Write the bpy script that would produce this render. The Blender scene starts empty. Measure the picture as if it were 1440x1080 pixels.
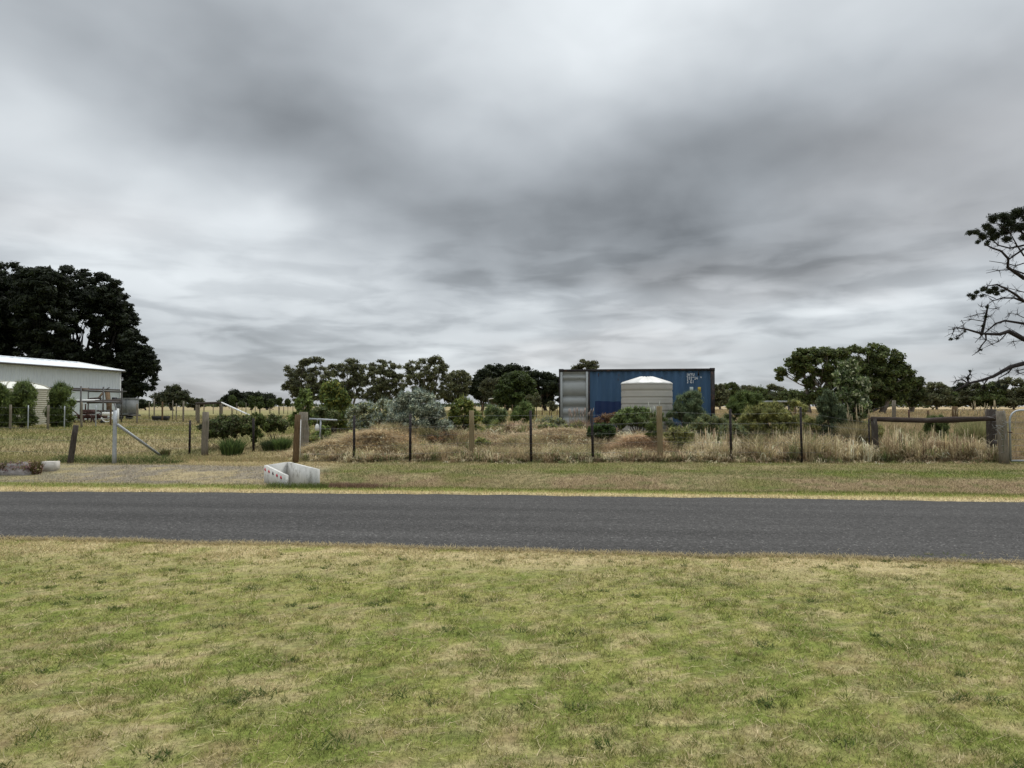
import bpy, math, random
import numpy as np
from mathutils import Vector

random.seed(11)
RNG = np.random.default_rng(7)
SC = bpy.context.scene
COL = SC.collection
R = math.radians

# ------------------------------------------------------------------ camera geometry
F_PX = 1000.0
EYE = 1.6
PITCH = math.atan(0.031)
CP, SP = math.cos(PITCH), math.sin(PITCH)


def P(px, py, Y):
    """world point seen at photo pixel px, py when it stands Y metres away"""
    u, v = (px - 720) / F_PX, (540 - py) / F_PX
    dy, dz = CP - v * SP, SP + v * CP
    t = Y / dy
    return Vector((u * t, Y, EYE + dz * t))


# ------------------------------------------------------------------ numpy noise
def _hash(ix, iy, seed):
    h = (ix.astype(np.int64) * 374761393 + iy.astype(np.int64) * 668265263 + seed * 974634777) & 0x7fffffff
    h = ((h ^ (h >> 13)) * 1274126177) & 0x7fffffff
    h = (h ^ (h >> 16)) & 0xffff
    return h / 65535.0


def vnoise(x, y, seed=0):
    x = np.asarray(x, float); y = np.asarray(y, float)
    ix, iy = np.floor(x), np.floor(y)
    fx, fy = x - ix, y - iy
    fx = fx * fx * (3 - 2 * fx); fy = fy * fy * (3 - 2 * fy)
    a = _hash(ix, iy, seed); b = _hash(ix + 1, iy, seed)
    c = _hash(ix, iy + 1, seed); d = _hash(ix + 1, iy + 1, seed)
    return (a * (1 - fx) + b * fx) * (1 - fy) + (c * (1 - fx) + d * fx) * fy


def fbm(x, y, scale, seed=0, octv=4):
    x = np.asarray(x, float) / scale; y = np.asarray(y, float) / scale
    s = 0; a = .5; t = 0
    for o in range(octv):
        s = s + a * vnoise(x + 13.7 * o, y - 7.3 * o, seed + o); t += a
        x = x * 2.03; y = y * 2.03; a *= .55
    return s / t


def ss(a, b, x):
    t = np.clip((np.asarray(x, float) - a) / (b - a), 0, 1)
    return t * t * (3 - 2 * t)


def near_edge(x):
    x = np.asarray(x, float)
    return 7.98 - 0.11 * x + .22 * (fbm(x, x * 0, 1.7, 3, 3) - .5) + .10 * (fbm(x, x * 0, .25, 5, 3) - .5)


def far_edge(x):
    x = np.asarray(x, float)
    return 12.88 - 0.088 * x - .002 * np.clip(x, -12, 12) ** 2 + .16 * (fbm(x, x * 0, 1.3, 8, 3) - .5) + .16 * (fbm(x, x * 0, .3, 9, 3) - .5)


BUMPS = [(-4.3, 23.2, .50, 1.5, .9), (-2.0, 24.0, .35, 1.6, 1.0), (.6, 25.0, .42, 1.6, 1.1), (2.6, 24.0, .30, 1.2, .9),
         (1.2, 22.7, .22, 1.6, .7), (4.2, 23.0, .25, 1.2, .8), (6.0, 24.5, .3, 1.6, 1.2), (8.0, 23.5, .2, 1.5, 1.0),
         (-.8, 22.6, .18, 1.0, .6)]


def gz(x, y):
    x = np.asarray(x, float); y = np.asarray(y, float)
    z = .5 * ss(20.3, 28, y)
    s = y - (12.88 - .088 * x)
    z = z - .10 * np.exp(-((s - 2.3) / 1.1) ** 2) * ss(-5.5, -4.6, x) - .04 * np.exp(-((s - 2.3) / 1.1) ** 2)
    z = z + .10 * np.exp(-((s - 4.2) / 1.0) ** 2) * (1 - ss(-6, -4, x)) * ss(-16, -12, x)
    for bx, by, h, sx, sy in BUMPS:
        z = z + h * np.exp(-((x - bx) / sx) ** 2 - ((y - by) / sy) ** 2)
    g = ss(20.6, 21.6, y) * (1 - ss(27, 30, y)) * ss(-6.2, -5.4, x) * (1 - ss(14, 16, x))
    z = z + g * .30 * (fbm(x, y, .9, 21) - .45)
    off = np.maximum(ss(.3, 1.2, s), ss(.3, 1.2, (7.98 - .11 * x) - y))
    z = z + off * .05 * (fbm(x, y, 1.5, 33) - .5) + ss(60, 300, y) * (fbm(x, y, 90, 41) - .5) * .6
    return z - .012 + off * .012


def G0(px, py):
    """ground point under a photo pixel (first hit of the sight line with the terrain)"""
    u, v = (px - 720) / F_PX, (540 - py) / F_PX
    dy, dz = CP - v * SP, SP + v * CP
    t = np.concatenate([np.arange(3, 60, .03), np.arange(60, 400, .5)])
    below = (EYE + dz * t) < gz(u * t, dy * t)
    i = int(np.argmax(below)) if below.any() else len(t) - 1
    return Vector((u * t[i], dy * t[i], float(gz(u * t[i], dy * t[i]))))


def gp(px, Y):
    x = (px - 720) / F_PX * Y / (CP + .031 * SP)
    return Vector((x, Y, float(gz(x, Y))))


# ------------------------------------------------------------------ materials
def mat(name, color=(.5, .5, .5), rough=.8, attr=False, nscale=5, namt=.3, bump=0, bscale=None, trans=0, spec=.3, metal=0, stain=None, ndetail=5, stretch=None, coat=0):
    m = bpy.data.materials.new(name); m.use_nodes = True
    nt = m.node_tree; N = nt.nodes; L = nt.links
    b = N['Principled BSDF']; out = N['Material Output']
    b.inputs['Roughness'].default_value = rough
    b.inputs['Specular IOR Level'].default_value = spec
    b.inputs['Metallic'].default_value = metal
    tc = N.new('ShaderNodeTexCoord')
    vec = tc.outputs['Object']
    if stretch:
        mp = N.new('ShaderNodeMapping'); mp.inputs['Scale'].default_value = stretch
        L.new(vec, mp.inputs['Vector']); vec = mp.outputs['Vector']
    no = N.new('ShaderNodeTexNoise'); no.inputs['Scale'].default_value = nscale; no.inputs['Detail'].default_value = ndetail
    no.inputs['Roughness'].default_value = .65
    L.new(vec, no.inputs['Vector'])
    mr = N.new('ShaderNodeMapRange'); mr.inputs['From Min'].default_value = .28; mr.inputs['From Max'].default_value = .72
    mr.inputs['To Min'].default_value = 1 - namt; mr.inputs['To Max'].default_value = 1 + namt
    L.new(no.outputs['Fac'], mr.inputs['Value'])
    vm = N.new('ShaderNodeVectorMath'); vm.operation = 'SCALE'
    if attr:
        at = N.new('ShaderNodeAttribute'); at.attribute_name = 'Col'
        L.new(at.outputs['Color'], vm.inputs[0])
    else:
        vm.inputs[0].default_value = color[:3]
    L.new(mr.outputs['Result'], vm.inputs['Scale'])
    src = vm.outputs['Vector']
    if stain:
        sc_, thr, sw, scol = stain
        n2 = N.new('ShaderNodeTexNoise'); n2.inputs['Scale'].default_value = sc_; n2.inputs['Detail'].default_value = 6
        n2.inputs['Roughness'].default_value = .7
        L.new(vec, n2.inputs['Vector'])
        m2 = N.new('ShaderNodeMapRange'); m2.inputs['From Min'].default_value = thr; m2.inputs['From Max'].default_value = thr + sw
        L.new(n2.outputs['Fac'], m2.inputs['Value'])
        mx = N.new('ShaderNodeMix'); mx.data_type = 'RGBA'
        L.new(m2.outputs['Result'], mx.inputs['Factor']); L.new(src, mx.inputs['A'])
        mx.inputs['B'].default_value = (*scol, 1)
        src = mx.outputs['Result']
    L.new(src, b.inputs['Base Color'])
    if bump:
        bn = N.new('ShaderNodeTexNoise'); bn.inputs['Scale'].default_value = bscale or nscale * 3; bn.inputs['Detail'].default_value = 4
        L.new(vec, bn.inputs['Vector'])
        bu = N.new('ShaderNodeBump'); bu.inputs['Strength'].default_value = bump; bu.inputs['Distance'].default_value = .02
        L.new(bn.outputs['Fac'], bu.inputs['Height']); L.new(bu.outputs['Normal'], b.inputs['Normal'])
    if trans:
        tr = N.new('ShaderNodeBsdfTranslucent'); L.new(src, tr.inputs['Color'])
        ms = N.new('ShaderNodeMixShader'); ms.inputs['Fac'].default_value = trans
        L.new(b.outputs['BSDF'], ms.inputs[1]); L.new(tr.outputs['BSDF'], ms.inputs[2])
        L.new(ms.outputs['Shader'], out.inputs['Surface'])
    return m


M = {}
M['leaf'] = mat('leaf', attr=True, rough=.7, nscale=2, namt=.15, trans=.35, spec=.25)
M['grass'] = mat('grass_blade', attr=True, rough=.85, nscale=3, namt=.12, trans=.35, spec=.08)
M['ground'] = mat('ground_soil', attr=True, rough=.95, nscale=26, namt=.42, bump=.8, bscale=60, spec=.05)
M['bark'] = mat('bark', (.075, .06, .048), .9, nscale=6, namt=.4, bump=.6, stretch=(3, 3, .6), spec=.1)
M['gumbark'] = mat('gum_bark', (.22, .19, .16), .85, nscale=2, namt=.5, bump=.3, spec=.15)
M['pinebark'] = mat('pine_bark', (.020, .018, .017), .95, nscale=5, namt=.3, spec=.05)
M['deadbark'] = mat('dead_bark', (.036, .031, .030), .9, nscale=9, namt=.4, bump=.7, spec=.1)
M['greywood'] = mat('weathered_wood', (.19, .165, .13), .9, nscale=14, namt=.4, bump=.5, stretch=(4, 4, .5), stain=(4, .55, .15, (.10, .11, .07)), spec=.1)
M['darkwood'] = mat('dark_weathered_wood', (.065, .055, .048), .92, nscale=12, namt=.45, bump=.8, stretch=(3, 3, .7), stain=(5, .58, .12, (.14, .14, .12)), spec=.1)
M['darkrail'] = mat('dark_weathered_rail', (.055, .042, .036), .92, nscale=8, namt=.5, bump=.8, stretch=(.6, 4, 4), stain=(3, .55, .12, (.13, .11, .10)), spec=.1)
M['treated'] = mat('treated_pine', (.21, .165, .095), .88, nscale=12, namt=.3, bump=.3, stretch=(4, 4, .4), stain=(3, .6, .15, (.13, .13, .08)), spec=.1)
M['brownwood'] = mat('brown_wood', (.12, .08, .045), .9, nscale=10, namt=.45, bump=.6, stretch=(3, 3, .5), spec=.1)
M['picket'] = mat('bitumen_steel', (.022, .016, .016), .6, nscale=20, namt=.4, stain=(9, .6, .1, (.06, .03, .022)), spec=.3)
M['galv'] = mat('galvanised_steel', (.36, .38, .40), .5, nscale=12, namt=.2, metal=.35, stain=(7, .62, .1, (.24, .25, .25)), spec=.4)
M['wire'] = mat('wire', (.22, .22, .22), .6, metal=.4)
M['rust'] = mat('rusty_steel', (.07, .035, .028), .85, nscale=10, namt=.5, bump=.3)
M['oldsteel'] = mat('old_steel', (.085, .083, .08), .6, nscale=8, namt=.3, stain=(6, .55, .15, (.12, .07, .05)))
M['white'] = mat('white_paint', (.72, .72, .70), .6, nscale=4, namt=.08, stain=(3, .65, .2, (.4, .38, .34)))
M['asphalt'] = None
M['concrete'] = mat('concrete', (.58, .57, .535), .9, nscale=5, namt=.14, bump=.4, bscale=70, stain=(3.2, .54, .16, (.24, .225, .19)), spec=.15)
M['red'] = mat('red_reflector', (.62, .035, .07), .5, nscale=30, namt=.2)
M['darkred'] = mat('dark_red_reflector', (.10, .06, .06), .6, nscale=30, namt=.3)
M['blockpaint'] = mat('chipped_white_concrete', (.52, .49, .44), .85, nscale=8, namt=.15, bump=.4, stain=(9, .6, .05, (.16, .09, .06)))
M['rock'] = mat('grey_rubble', (.24, .22, .21), .95, nscale=6, namt=.4, bump=.8)
M['shedwall'] = mat('shed_cladding', (.58, .62, .65), .5, nscale=.7, namt=.06, metal=.0, stain=(.6, .62, .2, (.50, .54, .57)), spec=.4)
M['shedlower'] = mat('shed_lower_cladding', (.56, .61, .61), .5, nscale=.7, namt=.05, spec=.4)
M['shedroof'] = mat('shed_roof', (.70, .74, .77), .45, nscale=.5, namt=.05, spec=.4)
M['cream'] = mat('cream_tank', (.44, .42, .34), .6, nscale=3, namt=.08, stain=(2, .6, .2, (.33, .32, .25)))
M['creamroof'] = mat('pale_tank_roof', (.66, .65, .58), .5, nscale=3, namt=.05)
M['creamrib'] = mat('tank_roof_rib', (.30, .29, .23), .6, nscale=3, namt=.05)
M['tank'] = mat('beige_poly', (.38, .36, .32), .5, nscale=2.5, namt=.05, stain=(1.6, .62, .25, (.32, .29, .25)), spec=.4)
M['tankroof_lit'] = mat('skylit_poly_roof', (.54, .53, .50), .45, nscale=2.5, namt=.04, spec=.4)  # same plastic as the wall, sky light on the lid put into the colour
M['contgrey'] = mat('grey_container_paint', (.30, .315, .31), .6, nscale=3, namt=.10, stain=(3, .60, .1, (.19, .19, .185)), spec=.3)
M['trailer'] = mat('dull_grey_panel', (.19, .20, .20), .6, nscale=3, namt=.15, stain=(3, .55, .1, (.11, .11, .11)))
M['contdark'] = mat('dark_rusty_frame', (.026, .022, .022), .7, nscale=9, namt=.5, stain=(5, .56, .1, (.085, .045, .03)))
M['navy'] = mat('navy_repaint', (.012, .030, .095), .5, nscale=3, namt=.08, stain=(5, .64, .1, (.02, .05, .13)), spec=.3)
M['lettering'] = mat('white_lettering', (.62, .64, .66), .7, nscale=30, namt=.2)
M['stickgrey'] = mat('grey_sticker', (.40, .46, .45), .6, nscale=30, namt=.2)
M['stickyellow'] = mat('yellow_sticker', (.42, .31, .05), .6, nscale=30, namt=.2)
M['black'] = mat('black_plastic', (.014, .014, .015), .6)
M['straw'] = M['grass']
M['seed'] = M['grass']


def blue_mat():
    m = mat('blue_container_paint', (.045, .098, .178), .6, nscale=1.3, namt=.18, stretch=(1.6, 1, .35),
            stain=(2.2, .58, .2, (.055, .095, .145)), spec=.3, bump=.15, bscale=8)
    return m


M['blue'] = blue_mat()


def asphalt_mat():
    m = bpy.data.materials.new('asphalt'); m.use_nodes = True
    nt = m.node_tree; N = nt.nodes; L = nt.links; b = N['Principled BSDF']
    tc = N.new('ShaderNodeTexCoord')
    rot = N.new('ShaderNodeMapping'); rot.inputs['Rotation'].default_value = (0, 0, R(5.6)); L.new(tc.outputs['Object'], rot.inputs['Vector'])
    v = N.new('ShaderNodeTexVoronoi'); v.inputs['Scale'].default_value = 52; L.new(rot.outputs['Vector'], v.inputs['Vector'])
    cr = N.new('ShaderNodeMapRange'); cr.inputs['From Min'].default_value = .0; cr.inputs['From Max'].default_value = 1
    sx = N.new('ShaderNodeSeparateColor'); L.new(v.outputs['Color'], sx.inputs['Color'])
    L.new(sx.outputs['Red'], cr.inputs['Value']); cr.inputs['To Min'].default_value = .62; cr.inputs['To Max'].default_value = 1.38
    # rare pale stones
    st = N.new('ShaderNodeMapRange'); st.inputs['From Min'].default_value = .94; st.inputs['From Max'].default_value = .96
    st.inputs['To Min'].default_value = 0; st.inputs['To Max'].default_value = 1.2
    L.new(sx.outputs['Green'], st.inputs['Value'])
    n = N.new('ShaderNodeTexNoise'); n.inputs['Scale'].default_value = 1.2; n.inputs['Detail'].default_value = 6
    mp = N.new('ShaderNodeMapping'); mp.inputs['Scale'].default_value = (.10, 1.5, 1); L.new(rot.outputs['Vector'], mp.inputs['Vector']); L.new(mp.outputs['Vector'], n.inputs['Vector'])
    nr = N.new('ShaderNodeMapRange'); nr.inputs['From Min'].default_value = .3; nr.inputs['From Max'].default_value = .7
    nr.inputs['To Min'].default_value = .80; nr.inputs['To Max'].default_value = 1.20; L.new(n.outputs['Fac'], nr.inputs['Value'])
    n3 = N.new('ShaderNodeTexNoise'); n3.inputs['Scale'].default_value = 14; n3.inputs['Detail'].default_value = 5; L.new(rot.outputs['Vector'], n3.inputs['Vector'])
    nr3 = N.new('ShaderNodeMapRange'); nr3.inputs['From Min'].default_value = .3; nr3.inputs['From Max'].default_value = .7
    nr3.inputs['To Min'].default_value = .88; nr3.inputs['To Max'].default_value = 1.12; L.new(n3.outputs['Fac'], nr3.inputs['Value'])
    a = N.new('ShaderNodeMath'); a.operation = 'ADD'; L.new(cr.outputs['Result'], a.inputs[0]); L.new(st.outputs['Result'], a.inputs[1])
    mu = N.new('ShaderNodeMath'); mu.operation = 'MULTIPLY'; L.new(a.outputs[0], mu.inputs[0]); L.new(nr.outputs['Result'], mu.inputs[1])
    mu2 = N.new('ShaderNodeMath'); mu2.operation = 'MULTIPLY'; L.new(mu.outputs[0], mu2.inputs[0]); L.new(nr3.outputs['Result'], mu2.inputs[1])
    vm = N.new('ShaderNodeVectorMath'); vm.operation = 'SCALE'; vm.inputs[0].default_value = (.058, .0555, .053); L.new(mu2.outputs[0], vm.inputs['Scale'])
    L.new(vm.outputs['Vector'], b.inputs['Base Color']); b.inputs['Roughness'].default_value = .9; b.inputs['Specular IOR Level'].default_value = .12
    bu = N.new('ShaderNodeBump'); bu.inputs['Strength'].default_value = .6; bu.inputs['Distance'].default_value = .008
    L.new(v.outputs['Distance'], bu.inputs['Height']); L.new(bu.outputs['Normal'], b.inputs['Normal'])
    return m


M['asphalt'] = asphalt_mat()


# ------------------------------------------------------------------ mesh collector
class G:
    def __init__(s):
        s.V = []; s.Q = []; s.T = []; s.C = []; s.n = 0

    def add(s, v, q=None, t=None, c=None):
        v = np.asarray(v, float).reshape(-1, 3)
        if q is not None and len(q): s.Q.append(np.asarray(q, np.int64).reshape(-1, 4) + s.n)
        if t is not None and len(t): s.T.append(np.asarray(t, np.int64).reshape(-1, 3) + s.n)
        if c is None: c = np.ones((len(v), 3)) * .5
        c = np.asarray(c, float)
        if c.ndim == 1: c = np.tile(c, (len(v), 1))
        s.V.append(v); s.C.append(c); s.n += len(v)
        return s

    def box(s, c, size, rz=0, c_=None, M3=None):
        hx, hy, hz = size[0] / 2, size[1] / 2, size[2] / 2
        v = np.array([(x, y, z) for x in (-hx, hx) for y in (-hy, hy) for z in (-hz, hz)])
        if M3 is not None: v = v @ np.asarray(M3).T
        elif rz:
            cs, sn = math.cos(rz), math.sin(rz)
            v = np.stack([v[:, 0] * cs - v[:, 1] * sn, v[:, 0] * sn + v[:, 1] * cs, v[:, 2]], 1)
        q = [(0, 1, 3, 2), (4, 6, 7, 5), (0, 4, 5, 1), (2, 3, 7, 6), (0, 2, 6, 4), (1, 5, 7, 3)]
        return s.add(v + np.array(c), q, c=c_)

    def tube(s, pts, rad, sides=6, wob=0, c=None, caps=True):
        pts = [np.array(p, float) for p in pts]
        n = len(pts)
        if not hasattr(rad, '__len__'): rad = [rad] * n
        V = []
        prev = None
        for i in range(n):
            d = pts[min(i + 1, n - 1)] - pts[max(i - 1, 0)]
            L_ = np.linalg.norm(d); d = d / L_ if L_ > 1e-9 else np.array([0, 0, 1.])
            if prev is None:
                up = np.array([0, 0, 1.]) if abs(d[2]) < .9 else np.array([1., 0, 0])
                a = np.cross(up, d)
            else:
                a = prev - d * np.dot(prev, d)
            a = a / (np.linalg.norm(a) + 1e-9); prev = a; b = np.cross(d, a)
            for k in range(sides):
                th = 2 * math.pi * k / sides
                r = rad[i] * (1 + wob * (random.random() - .5))
                V.append(pts[i] + r * (math.cos(th) * a + math.sin(th) * b))
        Q = [(i * sides + k, i * sides + (k + 1) % sides, (i + 1) * sides + (k + 1) % sides, (i + 1) * sides + k)
             for i in range(n - 1) for k in range(sides)]
        T = []
        if caps:
            V.append(pts[0]); V.append(pts[-1]); c0 = n * sides
            T = [(c0, (k + 1) % sides, k) for k in range(sides)] + [(c0 + 1, (n - 1) * sides + k, (n - 1) * sides + (k + 1) % sides) for k in range(sides)]
        return s.add(V, Q, T, c)

    def lathe(s, prof, c=(0, 0, 0), sides=48):
        V = []; n = len(prof)
        for r, z in prof:
            for k in range(sides):
                th = 2 * math.pi * k / sides
                V.append((c[0] + r * math.cos(th), c[1] + r * math.sin(th), c[2] + z))
        Q = [(i * sides + k, i * sides + (k + 1) % sides, (i + 1) * sides + (k + 1) % sides, (i + 1) * sides + k)
             for i in range(n - 1) for k in range(sides)]
        return s.add(V, Q)

    def build(s, name, material, parent=None, smooth=False, origin=None):
        V = np.concatenate(s.V); C = np.concatenate(s.C)
        if parent is not None:
            V = V - np.array(parent_world(parent))
        elif origin is not None:
            V = V - np.array(origin)
        Q = np.concatenate(s.Q) if s.Q else np.zeros((0, 4), np.int64)
        T = np.concatenate(s.T) if s.T else np.zeros((0, 3), np.int64)
        me = bpy.data.meshes.new(name)
        me.vertices.add(len(V)); me.vertices.foreach_set('co', V.astype(np.float32).ravel())
        li = np.concatenate([Q.ravel(), T.ravel()]).astype(np.int32)
        me.loops.add(len(li)); me.loops.foreach_set('vertex_index', li)
        st = np.concatenate([np.arange(len(Q)) * 4, len(Q) * 4 + np.arange(len(T)) * 3]).astype(np.int32)
        me.polygons.add(len(st)); me.polygons.foreach_set('loop_start', st)
        if smooth: me.polygons.foreach_set('use_smooth', np.ones(len(st), bool))
        me.update(calc_edges=True)
        ca = me.color_attributes.new('Col', 'FLOAT_COLOR', 'POINT')
        ca.data.foreach_set('color', np.concatenate([C, np.ones((len(C), 1))], 1).astype(np.float32).ravel())
        me.materials.append(material)
        o = bpy.data.objects.new(name, me); COL.objects.link(o)
        if parent is not None: o.parent = parent
        elif origin is not None: o.location = origin
        return o


def parent_world(o):
    v = Vector((0, 0, 0))
    while o is not None:
        v += o.location; o = o.parent
    return v


def tag(o, label=None, cat=None, group=None, kind=None):
    if label: o['label'] = label
    if cat: o['category'] = cat
    if group: o['group'] = group
    if kind: o['kind'] = kind
    return o


def thing(name, label, cat, loc, group=None):
    o = bpy.data.objects.new(name, None); COL.objects.link(o); o.location = loc
    o.empty_display_size = .2
    return tag(o, label, cat, group)


# ------------------------------------------------------------------ foliage
def unit(n):
    d = RNG.normal(size=(n, 3)); return d / np.linalg.norm(d, axis=1, keepdims=True)


def leaves(g, cen, rad, n, L, W, col, cvar=.25, bias=.45, outw=.7, up=.0, hang=0, tip=None):
    """n leaf faces spread through the ellipsoids cen/rad"""
    cen = np.asarray(cen, float).reshape(-1, 3); rad = np.asarray(rad, float).reshape(-1, 3)
    w = rad.prod(1) ** (2 / 3); idx = RNG.choice(len(cen), n, p=w / w.sum())
    d = unit(n)
    rr = RNG.random(n) ** bias
    p = cen[idx] + d * rad[idx] * (rr * (1 + .22 * RNG.normal(size=n)))[:, None]
    nor = d * outw + unit(n) * (1 - outw * .6) + np.array([0, 0, up])
    nor /= np.linalg.norm(nor, axis=1, keepdims=True)
    a = np.cross(nor, unit(n)); 
    if hang: a = a * (1 - hang) + np.array([0, 0, -hang])
    a /= np.linalg.norm(a, axis=1, keepdims=True) + 1e-9
    b = np.cross(nor, a); b /= np.linalg.norm(b, axis=1, keepdims=True) + 1e-9
    s = (.6 + .8 * RNG.random(n))[:, None]
    a = a * L * .5 * s; b = b * W * .5 * s
    V = np.stack([p - a, p + b - a * .1, p + a, p - b - a * .1], 1).reshape(-1, 3)
    Q = np.arange(4 * n).reshape(-1, 4)
    col = np.asarray(col, float) * np.array([1.30, 1.14, .92])
    if col.ndim == 2:
        col = col[RNG.integers(0, len(col), n)]
    cl = (1 + cvar * .6 * RNG.normal(size=len(cen)))[idx]
    c = col * (np.clip(cl + cvar * RNG.normal(size=n), .35, 2))[:, None]
    g.add(V, Q, c=np.repeat(c, 4, 0))


def blades(g, x, y, h, w, col, lean=.35, z=None, curve=.5, two=False):
    n = len(x)
    z = gz(x, y) if z is None else z
    th = RNG.random(n) * 2 * math.pi
    h = np.broadcast_to(h, n) * (.6 + .8 * RNG.random(n)); w = np.broadcast_to(w, n)
    lx = np.cos(th) * lean * h * (.3 + RNG.random(n)); ly = np.sin(th) * lean * h * (.3 + RNG.random(n))
    ph = RNG.random(n) * math.pi
    wx, wy = np.cos(ph) * w / 2, np.sin(ph) * w / 2
    b = np.stack([x, y, z - .01], 1)
    W = np.stack([wx, wy, np.zeros(n)], 1)
    tipp = b + np.stack([lx, ly, h], 1)
    col = np.asarray(col, float)
    if col.ndim == 1: col = np.tile(col, (n, 1))
    if two:
        mid = b + np.stack([lx * (1 - curve) * .6, ly * (1 - curve) * .6, h * .6], 1)
        V = np.stack([b - W, b + W, mid + W * .8, mid - W * .8, tipp], 1).reshape(-1, 3)
        i = np.arange(n)[:, None] * 5
        g.add(V, i + np.array([0, 1, 2, 3]), i + np.array([3, 2, 4]), np.repeat(col, 5, 0))
    else:
        V = np.stack([b - W, b + W, tipp], 1).reshape(-1, 3)
        g.add(V, None, np.arange(3 * n).reshape(-1, 3), np.repeat(col, 3, 0))


# ------------------------------------------------------------------ ground colours
GREEN = np.array([.158, .186, .044]); LIME = np.array([.238, .238, .072]); STRAW = np.array([.47, .38, .21])
BROWN = np.array([.235, .165, .095]); DGREEN = np.array([.085, .105, .032]); GRAVEL = np.array([.225, .195, .150])
GOLD = np.array([.40, .31, .185]); OLIVE = np.array([.19, .175, .080]); PINK = np.array([.245, .165, .11])


def mix(a, b, t):
    t = np.clip(np.asarray(t, float), 0, 1)[..., None]
    return a * (1 - t) + b * t


def ground_col(x, y):
    x = np.asarray(x, float); y = np.asarray(y, float)
    n1 = fbm(x, y, 1.1, 50, 5); n2 = fbm(x, y, .35, 60); n3 = fbm(x, y, .10, 70, 3); n4 = fbm(x, y, 2.4, 80, 5)
    sN = (7.98 - .11 * x) - y
    # lawn in front
    n5 = fbm(x, y, .55, 55, 5); n6 = fbm(x, y, .05, 75, 2); n7 = fbm(x, y, .20, 77, 3)
    c = mix(GREEN, LIME, ss(.38, .62, n5 * .5 + n3 * .5 + .10 * (ss(3.5, 7.0, y) - .45)))
    c = mix(c, STRAW * .9, ss(.49, .64, n7 * .45 + n1 * .1 + n6 * .45) * .70)
    c = mix(c, DGREEN, ss(.57, .66, fbm(x, y, .28, 90) * .5 + n6 * .5) * .55)
    bare = ss(.55, .63, fbm(x, y, .22, 92) * .55 + n4 * .45 + .03 * (1 - ss(3, 5, y))) * (.25 + .6 * (1 - ss(4.0, 6.5, y)))
    c = mix(c, mix(STRAW * .78, BROWN * 1.1, ss(.4, .6, n3)), bare * .7)
    edge = (1 - ss(.1, 1.7, sN + .7 * (n1 - .5) + .7 * (n2 - .5)))
    c = mix(c, mix(STRAW * .95, LIME, ss(.5, .75, n2)), edge * .85)
    # verge past the road
    s = y - (12.88 - .088 * x)
    sj = s + .5 * (n2 - .5)
    v = mix(STRAW * 1.05, LIME, ss(.3, .8, sj))
    right = mix(GREEN * .8, OLIVE * .9, ss(.35, .65, n1))
    right = mix(right, PINK, (ss(1.5, 2.3, sj) * (1 - ss(3.4, 4.4, sj))) * (.25 + .45 * ss(.4, .6, fbm(x, y, 2.2, 95))))
    right = mix(right, DGREEN * 1.2, ss(.56, .66, n2) * .5)
    right = mix(right, STRAW * .8, ss(.55, .7, n3 * .5 + n1 * .5) * .5)
    lft = mix(GRAVEL, STRAW * .8, ss(.42, .62, n2 * .5 + n1 * .5) * .8)
    lft = mix(lft, GRAVEL * .7, ss(.55, .7, n3) * .6)
    lft = mix(lft, STRAW * .85, ss(4.2, 5.6, sj) * .7)
    rest = mix(lft, right, ss(-5.2, -4.2, x + .8 * (n1 - .5)))
    rest = mix(rest, mix(GREEN, STRAW * .8, .35) * .9, (1 - ss(-12, -9.5, x)) * .4)
    v = mix(v, mix(GREEN, LIME, .3), ss(.55, .85, sj) * (1 - ss(1.2, 1.6, sj)))
    v = mix(v, rest, ss(1.0, 1.6, sj))
    c = np.where((s > -2.4)[..., None], v, c)
    # paddocks
    f = mix(OLIVE, STRAW * .62, ss(.38, .62, fbm(x * .35, y, 1.6, 101) * .6 + n1 * .4))
    f = mix(f, np.array([.22, .22, .075]), ss(.5, .65, fbm(x * .3, y, 5, 103)) * .6)
    f = mix(f, OLIVE * 1.25, ss(50, 75, y) * .7)
    f = mix(f, GOLD * .8, ss(140, 220, y) * .7)
    gold = mix(GOLD, GOLD * .78, ss(.4, .6, fbm(x * .3, y, 3, 105)))
    f = mix(f, gold, ss(.20, .27, x / np.maximum(y, 1)) * np.maximum(ss(26, 30, y), ss(12.5, 13.5, x)))
    f = mix(f, mix(STRAW * .8, OLIVE, .3), ss(-.12, -.06, x / np.maximum(y, 1)) * (1 - ss(.2, .26, x / np.maximum(y, 1))) * ss(26, 32, y) * .7)
    c = mix(c, f, ss(20.2, 21.2, y + .6 * (n1 - .5)))
    # garden bed
    gd = mix(np.array([.16, .12, .07]), STRAW * .8, ss(.35, .62, n2 * .5 + n1 * .5))
    gd = mix(gd, OLIVE * .8, ss(.5, .65, fbm(x, y, 1.1, 107)) * .6)
    inb = ss(20.4, 20.9, y + .5 * (n2 - .5)) * (1 - ss(27, 29, y)) * ss(-6.6, -6.0, x) * (1 - ss(13.5, 14.5, x))
    c = mix(c, gd, inb)
    # gateway straw to the left of the bed
    gw = ss(-9.8, -9.0, x) * (1 - ss(-6.4, -5.8, x)) * ss(18.8, 19.6, y) * (1 - ss(23, 25, y))
    c = mix(c, STRAW * .8, gw * .7)
    c = mix(c, STRAW * .75, ss(17.4, 18.0, y) * (1 - ss(20, 20.5, y)) * ss(-7, -5, x) * .25)
    return np.clip(c, 0, 1)


# ------------------------------------------------------------------ the ground
def axis(segs):
    out = [np.array([segs[0][0]])]
    for a, b, st in segs:
        out.append(np.arange(a + st, b + st * .5, st))
    return np.concatenate(out)


def geo(a, b, k):
    v = [a]; st = k
    while v[-1] < b:
        v.append(v[-1] + st); st *= 1.18
    return np.array(v[1:])


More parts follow.
